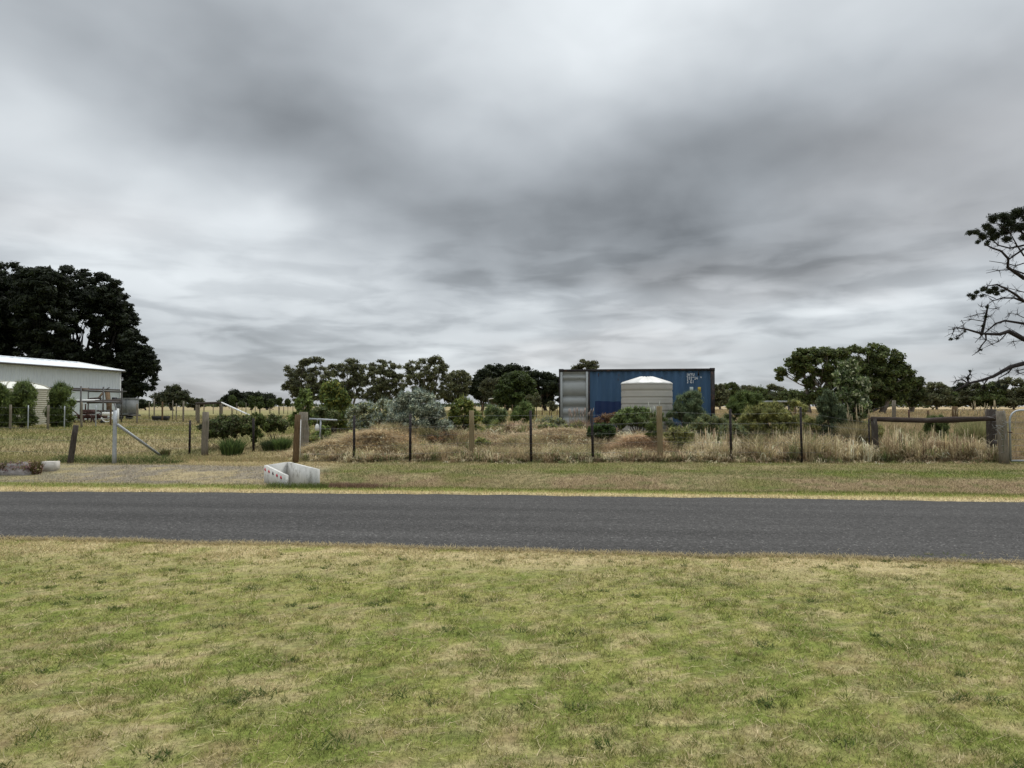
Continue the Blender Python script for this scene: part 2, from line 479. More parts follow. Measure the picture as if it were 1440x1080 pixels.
xs_ = axis([(-15, 15, .10)]); xo = geo(15, 1500, .25)
xs_ = np.concatenate([-xo[::-1], xs_, xo])
ys_ = axis([(-3, 2.4, .6), (2.4, 9, .06), (9, 12, .3), (12, 28, .09), (28, 60, .4)])
ys_ = np.concatenate([-3 - geo(0, 200, .6)[::-1], ys_, geo(60, 1700, .6)])
XX, YY = np.meshgrid(xs_, ys_)
g = G(); nx, ny = len(xs_), len(ys_)
ii = (np.arange(ny - 1)[:, None] * nx + np.arange(nx - 1)[None, :]).ravel()
g.add(np.stack([XX, YY, gz(XX, YY)], -1).reshape(-1, 3), np.stack([ii, ii + 1, ii + nx + 1, ii + nx], 1), c=ground_col(XX, YY).reshape(-1, 3))
tag(g.build('ground', M['ground'], smooth=True), kind='structure')

g = G()
rx = np.concatenate([-geo(16, 300, .4)[::-1], np.arange(-16, 16.01, .04), geo(16, 300, .4)])
rows = []
ne, fe = near_edge(rx), far_edge(rx)
for k in range(9):
    t = k / 8
    yy = ne * (1 - t) + fe * t
    rows.append(np.stack([rx, yy, np.full(len(rx), -.008 + .03 * (1 - (2 * t - 1) ** 2))], 1))
V = np.concatenate(rows); n = len(rx)
ii = (np.arange(8)[:, None] * n + np.arange(n - 1)[None, :]).ravel()
g.add(V, np.stack([ii, ii + 1, ii + n + 1, ii + n], 1))
tag(g.build('road', M['asphalt'], smooth=True), kind='structure')


# ------------------------------------------------------------------ grass
def jit(c, a=.25, mixs=.2):
    n = len(c)
    c = c * np.clip(1 + a * 1.25 * RNG.normal(size=n), .25, 2.2)[:, None]  # random blade tones, spread widened to stand in for shadow contrast in grass
    r = RNG.random(n)
    c = np.where((r < mixs)[:, None], STRAW * (.9 + .4 * RNG.random(n))[:, None], c)
    c = np.where(((r > .86))[:, None], c * np.array([.65, .85, .6]), c)
    return np.clip(c, .01, .9)


# lawn blades
g = G()
N1 = 430000
Y = 2.75 + (8.9 - 2.75) * RNG.random(N1) ** 1.15
X = (RNG.random(N1) * 2 - 1) * (Y * .86 + 1.6)
keep = Y < near_edge(X) + .04 * RNG.random(N1)
X, Y = X[keep], Y[keep]
dens = fbm(X, Y, .22, 92) * .55 + fbm(X, Y, 2.4, 80, 5) * .45
keep = RNG.random(len(X)) > ss(.55, .63, dens) * .6
X, Y = X[keep], Y[keep]
tall = fbm(X, Y, .25, 61, 2)
blades(g, X, Y, .012 + .022 * tall + .008 * ss(7, 8, Y), .0030 + .00075 * Y, jit(ground_col(X, Y) * 1.06), lean=1.1)
# small raised tufts and fallen dead stalks
nt_ = 4200; ty = 2.8 + 5.0 * RNG.random(nt_) ** 1.3; txx = (RNG.random(nt_) * 2 - 1) * (ty * .8 + .4)
tc_ = np.array([[.20, .22, .06], [.13, .16, .045], [.34, .32, .11], [.46, .38, .20], [.26, .27, .08]])[RNG.integers(0, 5, nt_)]
I_ = np.repeat(np.arange(nt_), 16); X = txx[I_] + RNG.normal(size=len(I_)) * .018; Y = ty[I_] + RNG.normal(size=len(I_)) * .016
blades(g, X, Y, .032 * (.6 + .7 * RNG.random(nt_))[I_], .0035 + .0006 * Y, tc_[I_] * (.6 + .7 * RNG.random((len(I_), 1))), lean=1.0)
n_ = 9000; Y = 2.8 + 5.2 * RNG.random(n_); X = (RNG.random(n_) * 2 - 1) * (Y * .8 + .4)
blades(g, X, Y, .018, .003 + .0005 * Y, np.array([.56, .47, .29]) * (.7 + .6 * RNG.random((n_, 1))), lean=4.5, z=gz(X, Y) + .012)
# low broad weeds
for k in range(75):
    wy = 3.0 + 4.6 * random.random(); wx = (random.random() * 2 - 1) * wy * .75
    m_ = 45; a = RNG.random(m_) * 6.283; r_ = (.02 + .07 * RNG.random(m_)) * random.uniform(.5, 1.1)
    blades(g, wx + np.cos(a) * r_, wy + np.sin(a) * r_ * .8, .03, .012, np.array([.085, .125, .038]) * (.7 + .5 * RNG.random((m_, 1))), lean=1.6)
tag(g.build('lawn_grass', M['grass']), 'short green and straw coloured lawn in front of the road', 'grass', kind='stuff')

# verge blades
g = G()
N2 = 260000
X = (RNG.random(N2) * 2 - 1) * 17.5; Y = 12.2 + 9.0 * RNG.random(N2)
fe_ = far_edge(X); s_ = Y - fe_
keep = (s_ > -.03 * RNG.random(N2))
lft_ = (X < -4.6) & (s_ > 1.4) & (s_ < 5.5)
keep &= ~(lft_ & (RNG.random(N2) < .72))
X, Y, s_ = X[keep], Y[keep], s_[keep]
hh = .03 + .035 * fbm(X, Y, .5, 63, 2)
hh = hh + .06 * ss(20.0, 20.8, Y)
blades(g, X, Y, hh, .011, jit(ground_col(X, Y) * 1.05), lean=1.0)
n_ = 42000; X = -15 + 10.2 * RNG.random(n_); Y = 14.3 + 4.6 * RNG.random(n_)
k_ = RNG.random(n_) < .25 + .75 * ss(.4, .6, fbm(X, Y, .4, 66)); X, Y = X[k_], Y[k_]
lc = np.array([[.40, .33, .22], [.24, .19, .15], [.14, .115, .09], [.50, .43, .30], [.20, .19, .10]])[RNG.integers(0, 5, len(X))]
blades(g, X, Y, .022, .014, lc * (.6 + .8 * RNG.random((len(X), 1))), lean=3.5)
for nn, c0, sg in ((5000, 'f', 0), (12000, 'n', 0)):
    X = (RNG.random(nn) * 2 - 1) * (17 if c0 == 'f' else 9)
    Y = far_edge(X) - .10 * RNG.random(nn) ** 2 if c0 == 'f' else near_edge(X) - .10 + .15 * RNG.random(nn) ** 1.3
    blades(g, X, Y, .03, .009, np.array([.48, .40, .24]) * (.5 + .8 * RNG.random((nn, 1))), lean=1.8, z=np.full(nn, .01))
tag(g.build('verge_grass', M['grass']), 'mown green and brown roadside grass on the far verge', 'grass', kind='stuff')

# mown paddock at left
g = G()
N3 = 130000
Y = 20.6 + 60 * RNG.random(N3) ** 1.9; X = -Y * (.02 + .85 * RNG.random(N3))
keep = (X < -6.2 - (Y - 20) * .10) & ~((X > -37) & (X < -29) & (Y > 35) & (Y < 59) & (X < -32.5 - (59 - Y) * .148))
X, Y = X[keep], Y[keep]
blades(g, X, Y, .05 + .0012 * Y, .010 + .0007 * Y, jit(ground_col(X, Y) * 1.05, .2, .12), lean=.9)
tag(g.build('paddock_grass', M['grass']), 'short olive and yellow grass across the left paddock', 'grass', kind='stuff')

# tall dry golden paddock behind, right and centre
g = G()
N4 = 150000
Y = 28.5 + 120 * RNG.random(N4) ** 2.0; X = Y * (-.10 + .95 * RNG.random(N4))
keep = ~((X > 1.2) & (X < 8.5) & (Y < 31.5))
X, Y = X[keep], Y[keep]
X = np.concatenate([X, 13.9 + 12 * RNG.random(30000)]); Y = np.concatenate([Y, 21.2 + 8 * RNG.random(30000)])
rt = ss(.2, .28, X / Y)
blades(g, X, Y, .12 + .20 * rt + .0006 * Y, .010 + .0009 * Y, jit(ground_col(X, Y) * 1.05, .18, .1), lean=.5, two=True)
tag(g.build('dry_grass', M['grass']), 'tall golden dry grass in the back paddock right of the container', 'grass', kind='stuff')


# rank grass in the garden bed and along the fence
def tuft_field(g, n, xr, yr, hf, w, colf, lean=.6):
    X = xr[0] + (xr[1] - xr[0]) * RNG.random(n); Y = yr[0] + (yr[1] - yr[0]) * RNG.random(n)
    h = hf(X, Y); k = RNG.random(n) < np.clip(h * 12, 0, 1)
    X, Y, h = X[k], Y[k], h[k]
    blades(g, X, Y, h, w, colf(X, Y), lean=lean, two=True)


def rank_col(X, Y):
    n1 = fbm(X, Y, .9, 120); n2 = fbm(X, Y, .3, 121)
    c = mix(np.array([.50, .41, .25]), np.array([.20, .21, .09]), ss(.44, .60, n1) * .8)
    c = mix(c, np.array([.26, .165, .10]), ss(.50, .60, n2) * .75)
    c = mix(c, np.array([.60, .49, .31]), ss(.52, .62, fbm(X, Y, .45, 124)) * .8)
    return jit(c, .34, .16)


def rank_h(X, Y):
    h = .07 + .26 * ss(.42, .68, fbm(X, Y, .6, 122, 5)) + .10 * np.exp(-((Y - 20.7) / .25) ** 2)
    h = h * (1 + .9 * ss(5.6, 7.5, X))                       # taller to the right
    h = np.where(X > 10.2, h * .9, h)
    return h * ss(20.35, 20.75, Y + .9 * (fbm(X, Y * .3, .8, 123) - .5))


g = G()
tuft_field(g, 100000, (-6.1, 14.2), (20.1, 23.5), rank_h, .013, rank_col, 1.3)
tuft_field(g, 60000, (-5.8, 13.5), (23.0, 28.4), lambda X, Y: rank_h(X, Y) * .8 * (X / Y < .6), .018, rank_col, 1.2)
def tufts(g, n, xr, yr, per, L, w, cols, probs, hfac=.55, zf=None, edge=False):
    cxs = xr[0] + (xr[1] - xr[0]) * RNG.random(n); cys = yr[0] + (yr[1] - yr[0]) * RNG.random(n)
    if edge: cys = 20.62 + .75 * (fbm(cxs, cxs * 0, .9, 150) - .5) * 1.6 + .12 * RNG.normal(size=n)
    if zf is not None: cxs = (xr[0] + xr[1]) / 2 + RNG.normal(size=n) * (xr[1] - xr[0]) * .22; cys = (yr[0] + yr[1]) / 2 + RNG.normal(size=n) * (yr[1] - yr[0]) * .22
    cl = fbm(cxs, cys, 1.2, 140) + (zf is not None); ok = RNG.random(n) < ss(.30, .55, cl) + .15
    cxs, cys = cxs[ok], cys[ok]; n = len(cxs)
    ci = RNG.choice(len(cols), n, p=probs); ang = RNG.random(n) * 6.283; fl = RNG.random(n)
    sz = (.6 + .8 * RNG.random(n)) * L
    I = np.repeat(np.arange(n), per); N_ = len(I)
    x = cxs[I] + RNG.normal(size=N_) * .07; y = cys[I] + RNG.normal(size=N_) * .06
    a = ang[I] + RNG.normal(size=N_) * 1.0
    ln = sz[I] * (.5 + .7 * RNG.random(N_)); hh = ln * (hfac * (.35 + fl[I])) * (.6 + .6 * RNG.random(N_)); out_ = np.sqrt(np.maximum(ln ** 2 - hh ** 2, .001)) * .8
    b = np.stack([x, y, (gz if zf is None else zf)(x, y) - .02 + .04 * RNG.random(N_)], 1)
    ph = a + math.pi / 2; W = np.stack([np.cos(ph) * w / 2, np.sin(ph) * w / 2, np.zeros(N_)], 1)
    D_ = np.stack([np.cos(a) * out_, np.sin(a) * out_, np.zeros(N_)], 1)
    m1 = b + D_ * .35 + np.array([0, 0, 1]) * (hh * .85)[:, None]; m2 = b + D_ * .75 + np.array([0, 0, 1]) * hh[:, None]; tp = b + D_ * 1.1 + np.array([0, 0, 1]) * (hh * .7)[:, None]
    V = np.stack([b - W, b + W, m1 + W, m1 - W, m2 + W * .7, m2 - W * .7, tp], 1).reshape(-1, 3); i = np.arange(N_)[:, None] * 7
    c = np.asarray(cols)[ci][I] * np.clip(1 + .25 * RNG.normal(size=N_), .4, 1.8)[:, None] * (.75 + .5 * RNG.random(n))[I][:, None]
    g.add(V, np.concatenate([i + np.array([0, 1, 2, 3]), i + np.array([3, 2, 4, 5])]), i + np.array([5, 4, 6]), np.repeat(np.clip(c, .01, .85), 7, 0))


TC = [(.70, .60, .41), (.56, .46, .28), (.36, .27, .16), (.25, .17, .11), (.20, .22, .09), (.13, .16, .06), (.56, .42, .28)]
tufts(g, 1500, (-6.0, 6.0), (20.5, 24.5), 26, .34, .014, TC, [.24, .22, .14, .12, .10, .06, .12], .5)
tufts(g, 900, (-5.6, 9.0), (24.0, 28.0), 22, .38, .018, TC, [.24, .2, .14, .14, .10, .06, .12], .5)
tufts(g, 1300, (5.5, 14.0), (20.4, 23.0), 26, .50, .014, TC, [.26, .24, .14, .10, .14, .06, .06], .85)
tufts(g, 1100, (-6.1, 13.9), (20.3, 20.75), 22, .32, .013, TC, [.18, .20, .20, .16, .14, .08, .04], .6, edge=True)
tufts(g, 260, (-5.0, 14.5), (19.7, 20.5), 12, .14, .011, TC, [.18, .16, .16, .12, .22, .14, .02], .5)
tag(g.build('rank_grass', M['grass']), 'long straw coloured grass lying along the wire fence and garden bed', 'grass', kind='stuff')

# green strip at the foot of the left fence
g = G()
tuft_field(g, 26000, (-13.2, -8.6), (19.2, 21.0), lambda X, Y: .21 * ss(.40, .66, fbm(X, Y, .6, 130)) * (1 - ss(-9.6, -8.7, X)) * np.exp(-((Y - 20.0 + .12 * (X + 11)) / .45) ** 2), .014,
           lambda X, Y: jit(np.tile(np.array([.12, .155, .055]), (len(X), 1)), .3, .25), .9)
tuft_field(g, 14000, (-18.0, -13.0), (17.6, 20.0), lambda X, Y: .12 * np.exp(-((Y - 18.6) / .6) ** 2), .012,
           lambda X, Y: jit(np.tile(np.array([.11, .13, .05]), (len(X), 1)), .25, .2), .6)
tag(g.build('fence_foot_grass', M['grass']), 'lush green grass at the foot of the left fence stay', 'grass', kind='stuff')


# ------------------------------------------------------------------ trees
def ell_clumps(ell, D, n, cr, flat=.7, depth=.8, edge=.55):
    """fill the given crown masses (px ellipses at distance D) with n leaf clumps of radius cr (px)"""
    ar = np.array([e[2] * e[3] for e in ell], float); idx = RNG.choice(len(ell), n, p=ar / ar.sum())
    idx[:len(ell)] = np.arange(min(len(ell), n)) if n >= len(ell) else idx[:len(ell)]
    out = []; rads = []
    for i in idx:
        cx, cy, rx_, ry_ = ell[i][:4]
        th = random.uniform(0, 2 * math.pi); q = random.random() ** edge
        r = cr * (.65 + .7 * random.random())
        px = cx + math.cos(th) * q * max(rx_ - r * .45, 0); py = cy + math.sin(th) * q * max(ry_ - r * flat * .45, 0)
        dep = D + random.uniform(-1, 1) * math.sqrt(max(1 - q * q, .02)) * rx_ * depth * D / F_PX
        q = P(px, py, dep); out.append(q)
        rm = r * D / F_PX
        rads.append((rm, rm, rm * flat))
    return np.array(out), np.array(rads)


def mk_tree(name, label, cat, D, base, ell, cr, n, leaf, nl, col, tr=.3, group=None, flat=.7, limbs=16, bark='bark', depth=.8,
            edge=.55, cvar=.28, trunks=1, hang=0, up=.15, thin=.5, bias=.45, lean_top=None, parts=True, outw=.7):
    b = gp(base, D)
    t = thing(name, label, cat, b, group)
    c, r = ell_clumps(ell, D, int(n * 1.9), cr * .92, flat, depth, edge)
    g = G()
    leaves(g, c, r, int(nl * 1.7), leaf * .85, leaf * .85 * thin, col, cvar=cvar, hang=hang, up=up, bias=bias, outw=outw)
    g.build('crown', M['leaf'], t)
    g = G()
    top = c.mean(0)
    for k in range(trunks):
        off = (k - (trunks - 1) / 2) * tr * 4
        bb = np.array(b) + np.array([off, random.uniform(-1, 1) * tr * (trunks > 1), -.15])
        tp = top * .5 + c[np.argmax(c[:, 2])] * .5 + np.array([off * 2, 0, 0])
        pts = [bb]
        for q in (.25, .5, .75, 1):
            pts.append(bb * (1 - q) + tp * q + RNG.normal(size=3) * np.array([1, 1, 0]) * tr * .8 * (q < 1))
        g.tube(pts, [tr * .85, tr * .6, tr * .45, tr * .3, tr * .08], 7, .15)
    sel = RNG.permutation(len(c))[:limbs]
    base_z = b.z
    for i in sel:
        q = c[i]
        hz = base_z + max(.12, min(.8, .15 + .6 * random.random())) * (q[2] - base_z)
        f = (hz - base_z) / max(top[2] - base_z, .1)
        st = np.array([b.x + (top[0] - b.x) * min(f, 1), b.y + (top[1] - b.y) * min(f, 1), hz])
        md = st * .5 + q * .5 + np.array([0, 0, -.1 * abs(q[0] - st[0])]) + RNG.normal(size=3) * tr * .5
        g.tube([st, md, q], [tr * .22, tr * .13, tr * .04], 5, .1, caps=False)
    g.build('trunk', M[bark], t)
    return t


DG1 = np.array([[.013, .021, .011], [.018, .027, .013], [.010, .016, .010]])          # pine, very dark
GUM = np.array([[.078, .098, .056], [.100, .120, .068], [.060, .074, .048], [.092, .098, .066]])
EVG = np.array([[.045, .072, .024], [.055, .085, .027], [.036, .058, .022]])
DKG = np.array([[.026, .040, .020], [.034, .050, .024], [.022, .034, .018]])

# tall pines behind the shed
pines = [
    (-45, 92, [(-45, 430, 56, 62), (-40, 500, 54, 54)], 12, 'leftmost tall dark pine, mostly out of view behind the white shed roof'),
    (15, 96, [(16, 400, 58, 31), (0, 440, 62, 50), (20, 440, 56, 50), (20, 505, 60, 44)], 12, 'tall dark pine with the highest top in the stand behind the shed'),
    (62, 90, [(56, 407, 44, 31), (60, 450, 44, 48), (66, 505, 46, 40)], 11, 'dark pine with a rounded bumpy top behind the shed roof ridge'),
    (104, 98, [(98, 401, 44, 26), (112, 424, 38, 28), (100, 470, 18, 30), (104, 510, 40, 30)], 10, 'dark pine with bare trunk and sky gaps below its broad top'),
    (133, 94, [(140, 413, 32, 28), (150, 440, 30, 32), (140, 480, 14, 24), (132, 516, 34, 28)], 10, 'dark pine on the sloping shoulder of the stand with a visible straight trunk'),
    (163, 97, [(164, 432, 22, 28), (172, 466, 24, 36), (166, 515, 30, 34)], 9, 'dark pine near the right end with dense outer boughs'),
    (188, 93, [(188, 492, 22, 30), (202, 508, 24, 24), (196, 535, 24, 24), (180, 548, 18, 14)], 9, 'low spreading dark pine at the right end of the stand, boughs hanging over the paddock'),
]
for i, (bx, D, ell, cr, lab) in enumerate(pines):
    mk_tree('pine_tree', lab, 'pine tree', D, bx, ell, cr * .74, 160 if i < 3 else 105, .58, 27000 if i < 3 else 17000, DG1, tr=.42, group='tall pines behind the shed',
            flat=.55, limbs=26, bark='pinebark', trunks=2 if i in (3, 4) else 1, thin=.4, edge=.5, up=.3, cvar=.3)

# far clumps left
mk_tree('gum_tree', 'dark spreading gum tree far off just right of the pine stand', 'tree', 170, 243, [(244, 552, 20, 12), (232, 560, 22, 9), (252, 562, 20, 10)], 6, 45, .55, 9000, np.concatenate([GUM * .7, DKG]), tr=.5, group='far paddock trees at left', bark='gumbark')
mk_tree('gum_tree', 'lower dark gum tree far off behind the timber rail fence', 'tree', 175, 274, [(270, 566, 15, 7), (280, 566, 8, 6)], 4, 26, .5, 4000, np.concatenate([GUM * .7, DKG]), tr=.3, group='far paddock trees at left', bark='gumbark')
mk_tree('gum_tree', 'small low dark tree far off beside the shed corner', 'tree', 180, 205, [(200, 567, 14, 6)], 4, 16, .5, 2500, DKG, tr=.3, group='far paddock trees at left')
mk_tree('cypress_tree', 'dark cypress with a raised pointed top at the left end of the far windbreak', 'tree', 200, 332, [(330, 556, 10, 9), (322, 564, 13, 8), (340, 563, 13, 10)], 5, 40, .6, 9000, DG1 * 1.3, tr=.4, group='far cypress windbreak')
mk_tree('cypress_tree', 'dark flat topped cypress in the middle of the far windbreak', 'tree', 202, 352, [(350, 561, 17, 10), (360, 562, 13, 10)], 5, 40, .6, 9000, DG1 * 1.3, tr=.4, group='far cypress windbreak')
mk_tree('cypress_tree', 'dark rounded cypress at the right end of the far windbreak', 'tree', 204, 376, [(374, 563, 14, 10), (381, 565, 8, 8)], 5, 36, .6, 8000, DG1 * 1.3, tr=.4, group='far cypress windbreak')

# gum row
gums = [
    (430, 112, [(428, 538, 26, 18), (414, 522, 15, 11), (440, 508, 16, 6), (422, 553, 18, 12), (448, 532, 20, 17), (406, 543, 9, 9), (427, 511, 9, 5), (446, 555, 16, 10)], 'leftmost tall gum of the row, its loose flat topped crown leaning left'),
    (492, 116, [(492, 514, 17, 9), (484, 531, 22, 18), (502, 545, 24, 17), (471, 520, 11, 9), (480, 554, 18, 11), (508, 524, 12, 12)], 'second gum from the left in the tall row, pale limbs showing near its top'),
    (540, 114, [(538, 516, 21, 10), (535, 533, 25, 18), (546, 549, 26, 16), (557, 524, 12, 12), (528, 556, 18, 10)], 'third gum from the left with a domed top above the saltbush'),
    (600, 110, [(600, 519, 28, 15), (612, 507, 14, 6), (590, 536, 26, 19), (614, 541, 24, 18), (626, 517, 9, 7), (580, 515, 12, 8), (600, 556, 26, 12)], 'tallest gum of the row with a high tuft and bare fork at its right'),
    (645, 113, [(645, 530, 15, 10), (648, 544, 14, 12), (638, 553, 20, 14), (657, 535, 7, 10)], 'rightmost gum of the tall row, drooping over toward the dark pines'),
]
for i, (bx, D, ell, lab) in enumerate(gums):
    mk_tree('gum_tree', lab, 'tree', D, bx, ell, 4.3, 135 if i != 4 else 85, .34, 13500 if i != 4 else 8500, GUM * 1.25, tr=.32, group='row of tall gums', flat=.68, limbs=40, bark='gumbark', trunks=2 if i < 4 else 1,
            edge=.42, hang=.25, cvar=.35, up=.35, thin=.45)

# pines and round tree left of the container
mk_tree('pine_tree', 'tall dark pine with a peaked top behind the round green tree', 'pine tree', 150, 712, [(706, 520, 22, 12), (690, 530, 22, 14), (728, 525, 22, 12), (712, 545, 40, 20)], 8, 60, .75, 13000, DG1 * 1.35, tr=.5, group='dark pines left of the container', flat=.6)
mk_tree('pine_tree', 'dark pine leaning out at the left end, beside the last gum', 'pine tree', 145, 678, [(683, 528, 10, 9), (672, 540, 12, 12), (680, 552, 14, 13), (665, 548, 8, 6)], 6, 36, .7, 8000, DG1 * 1.35, tr=.4, group='dark pines left of the container', flat=.6)
mk_tree('pine_tree', 'dark spreading pine between the round green tree and the container', 'pine tree', 148, 768, [(755, 533, 20, 13), (775, 540, 20, 14), (765, 556, 26, 15), (790, 540, 16, 14)], 7, 50, .75, 11000, DG1 * 1.35, tr=.5, group='dark pines left of the container', flat=.6)
mk_tree('gum_tree', 'dull grey green tree in front of the leaning dark pine', 'tree', 120, 692, [(690, 545, 14, 13), (700, 540, 10, 9), (695, 560, 14, 8)], 6, 34, .45, 7500, GUM * .75, tr=.3, bark='gumbark')
mk_tree('broadleaf_tree', 'dense round green tree standing left of the blue container', 'tree', 88, 726, [(726, 549, 29, 26), (726, 535, 20, 13), (708, 558, 14, 14), (744, 558, 14, 14)], 6, 110, .36, 20000, EVG * .95, tr=.35, flat=.75, edge=.35, depth=1)
mk_tree('gum_tree', 'gum tree whose crown top shows above the container roof', 'tree', 120, 824, [(824, 511, 15, 6), (815, 520, 12, 8), (833, 518, 12, 8), (824, 545, 18, 20)], 5, 34, .42, 8000, GUM * .9, tr=.3, bark='gumbark', flat=.6)

# right hand gums
RG = np.array([[.050, .078, .026], [.062, .090, .030], [.040, .060, .024], [.058, .070, .032]])
mk_tree('gum_tree', 'big gum with long bare lower limbs reaching left', 'tree', 82, 1150,
        [(1150, 508, 36, 20), (1118, 517, 20, 14), (1098, 525, 10, 10), (1135, 500, 22, 12), (1172, 510, 28, 22), (1165, 542, 32, 24), (1190, 530, 22, 28), (1150, 560, 30, 12), (1130, 530, 14, 12)], 5.4, 170, .36, 21000, RG * 1.4, tr=.42, group='big gums at right', flat=.75, limbs=46, bark='gumbark', trunks=2, edge=.4, up=.3)
mk_tree('gum_tree', 'tallest big gum with a broad domed crown behind the poplar sapling', 'tree', 86, 1225,
        [(1222, 502, 36, 21), (1245, 515, 30, 26), (1205, 512, 26, 26), (1262, 535, 24, 28), (1230, 550, 48, 24), (1277, 525, 10, 12), (1240, 535, 38, 30)], 5.4, 220, .38, 25000, RG * 1.3, tr=.5, group='big gums at right', flat=.75, limbs=40, bark='gumbark', trunks=2, edge=.4, up=.3)
mk_tree('gum_tree', 'smaller gum trailing down at the right end of the big gums', 'tree', 90, 1280,
        [(1280, 550, 18, 20), (1292, 538, 7, 8), (1278, 560, 20, 11), (1296, 554, 8, 8)], 5, 44, .40, 8000, RG * .8, tr=.28, group='big gums at right', flat=.65, limbs=20, bark='gumbark')

# right far tree line
line = [
    (1012, 150, [(1010, 555, 12, 14)], 'far trees with pale trunks just right of the container'),
    (1028, 160, [(1026, 552, 12, 13), (1034, 560, 12, 9)], 'rounded far tree beyond the golden paddock'),
    (1048, 190, [(1050, 548, 10, 6), (1046, 560, 14, 8)], 'thin topped far gum in the distant tree line'),
    (1068, 170, [(1067, 553, 11, 9), (1072, 562, 14, 7)], 'dark round crowned far tree behind the flat roofed shelter'),
    (1090, 175, [(1088, 552, 14, 10), (1098, 560, 14, 9)], 'far tree with a wide crown just above the flat roofed shelter'),
    (1112, 165, [(1112, 560, 16, 11)], 'low far tree under the bare limbs of the big gum'),
    (1318, 140, [(1316, 550, 18, 11), (1312, 560, 24, 9)], 'domed olive green tree beyond the golden paddock'),
    (1345, 150, [(1343, 560, 18, 10)], 'low bushy tree in a dip of the far tree line'),
    (1368, 142, [(1366, 550, 16, 11), (1372, 560, 22, 9)], 'dark far tree below the lowest branch of the dead pine'),
    (1395, 138, [(1394, 552, 18, 13), (1390, 561, 20, 8)], 'dull green domed far tree behind the tube gate'),
    (1426, 140, [(1424, 546, 20, 15), (1432, 560, 22, 9)], 'tallest far tree of the line at the right edge'),
    (1460, 139, [(1462, 548, 22, 16)], 'far tree at the very right end, partly outside the view'),
]
for i, (bx, D, ell, lab) in enumerate(line):
    mk_tree('paddock_tree', lab, 'tree', D, bx, [(e[0], e[1], e[2] * 1.2, e[3] * 1.1) for e in ell] + [(ell[0][0], 563, ell[0][2] * 1.25, 8)], 4.6, 56, .50, 7500, (RG * 1.2 if i % 2 else GUM * 1.1), tr=.3, group='far tree line at right', flat=.7, limbs=10, bark='gumbark', edge=.4)
# darker backing wood, reads as one mass
g = G(); cc = []; rr_ = []
for k in range(420):
    px = random.uniform(1000, 1500); D = random.uniform(205, 240)
    q = P(px, random.uniform(553, 568), D); cc.append(q); rr_.append((2.2, 2.2, 1.5))
leaves(g, cc, rr_, 30000, .8, .5, np.concatenate([DKG * 2, RG * 1.1]))
tag(g.build('far_wood', M['leaf']), 'dark far-off wood closing the horizon at right', 'wood', kind='stuff')
g = G(); cc = []; rr_ = []
for k in range(90):
    px = random.uniform(180, 800); D = random.uniform(420, 480)
    q = P(px, random.uniform(569, 570.5), D); cc.append(q); rr_.append((5, 5, 1.0))
leaves(g, cc, rr_, 7000, 1.3, .8, DKG * 1.6)
tag(g.build('horizon_scrub', M['leaf']), 'thin line of far scrub along the left horizon', 'scrub', kind='stuff')

# young planted trees in the paddock
yt = [(309, 86, 567, 4, 4), (327, 84, 564, 5, 8), (340, 92, 568, 4, 4), (354, 80, 564, 5, 9), (365, 70, 567, 7, 8), (381, 88, 566, 4, 6),
      (393, 90, 564, 3.5, 6), (405, 94, 566, 3, 5)]
places = ['beside the timber rail', 'with a bushy narrow crown left of the windbreak', 'small and rounded below the windbreak', 'upright with a feathery top below the windbreak',
          'tallest of the planted row with a bare stem', 'leaning slightly, at the right end of the windbreak', 'narrow and dark on the open horizon', 'smallest, nearest the gum row']
for (px, D, cy, rx_, ry_), pl in zip(yt, places):
    mk_tree('young_tree', 'young planted tree ' + pl, 'young tree', D, px, [(px, cy, rx_, ry_)], 3, 12, .28, 900, EVG * .9, tr=.05, group='young trees planted in the paddock', limbs=5, edge=.5)
for (px, D, cy, rx_, ry_), pl in zip([(745, 60, 565, 7, 9), (754, 62, 563, 6, 10), (776, 58, 571, 9, 6)],
                                     ['with sparse upright shoots left of the container', 'narrow and grey leaved right beside its twin', 'low with a leaning bare stem near the container door']):
    mk_tree('young_tree', 'young paddock tree ' + pl, 'young tree', D, px, [(px, cy, rx_, ry_)], 3, 12, .2, 800, GUM, tr=.05, group='young trees left of the container', limbs=6, edge=.6, hang=.2)


# ------------------------------------------------------------------ dead-limbed pine at the right edge
def px_curve(g, pts, r0, r1, D0=33.0, dD=0, sides=6, wob=.25):
    k = len(pts); out = []
    for i, (a, b) in enumerate(pts):
        out.append(P(a, b, D0 + dD * i / max(k - 1, 1)))
    rs = [(r0 + (r1 - r0) * i / max(k - 1, 1)) for i in range(k)]
    g.tube(out, rs, sides, wob)
    return out


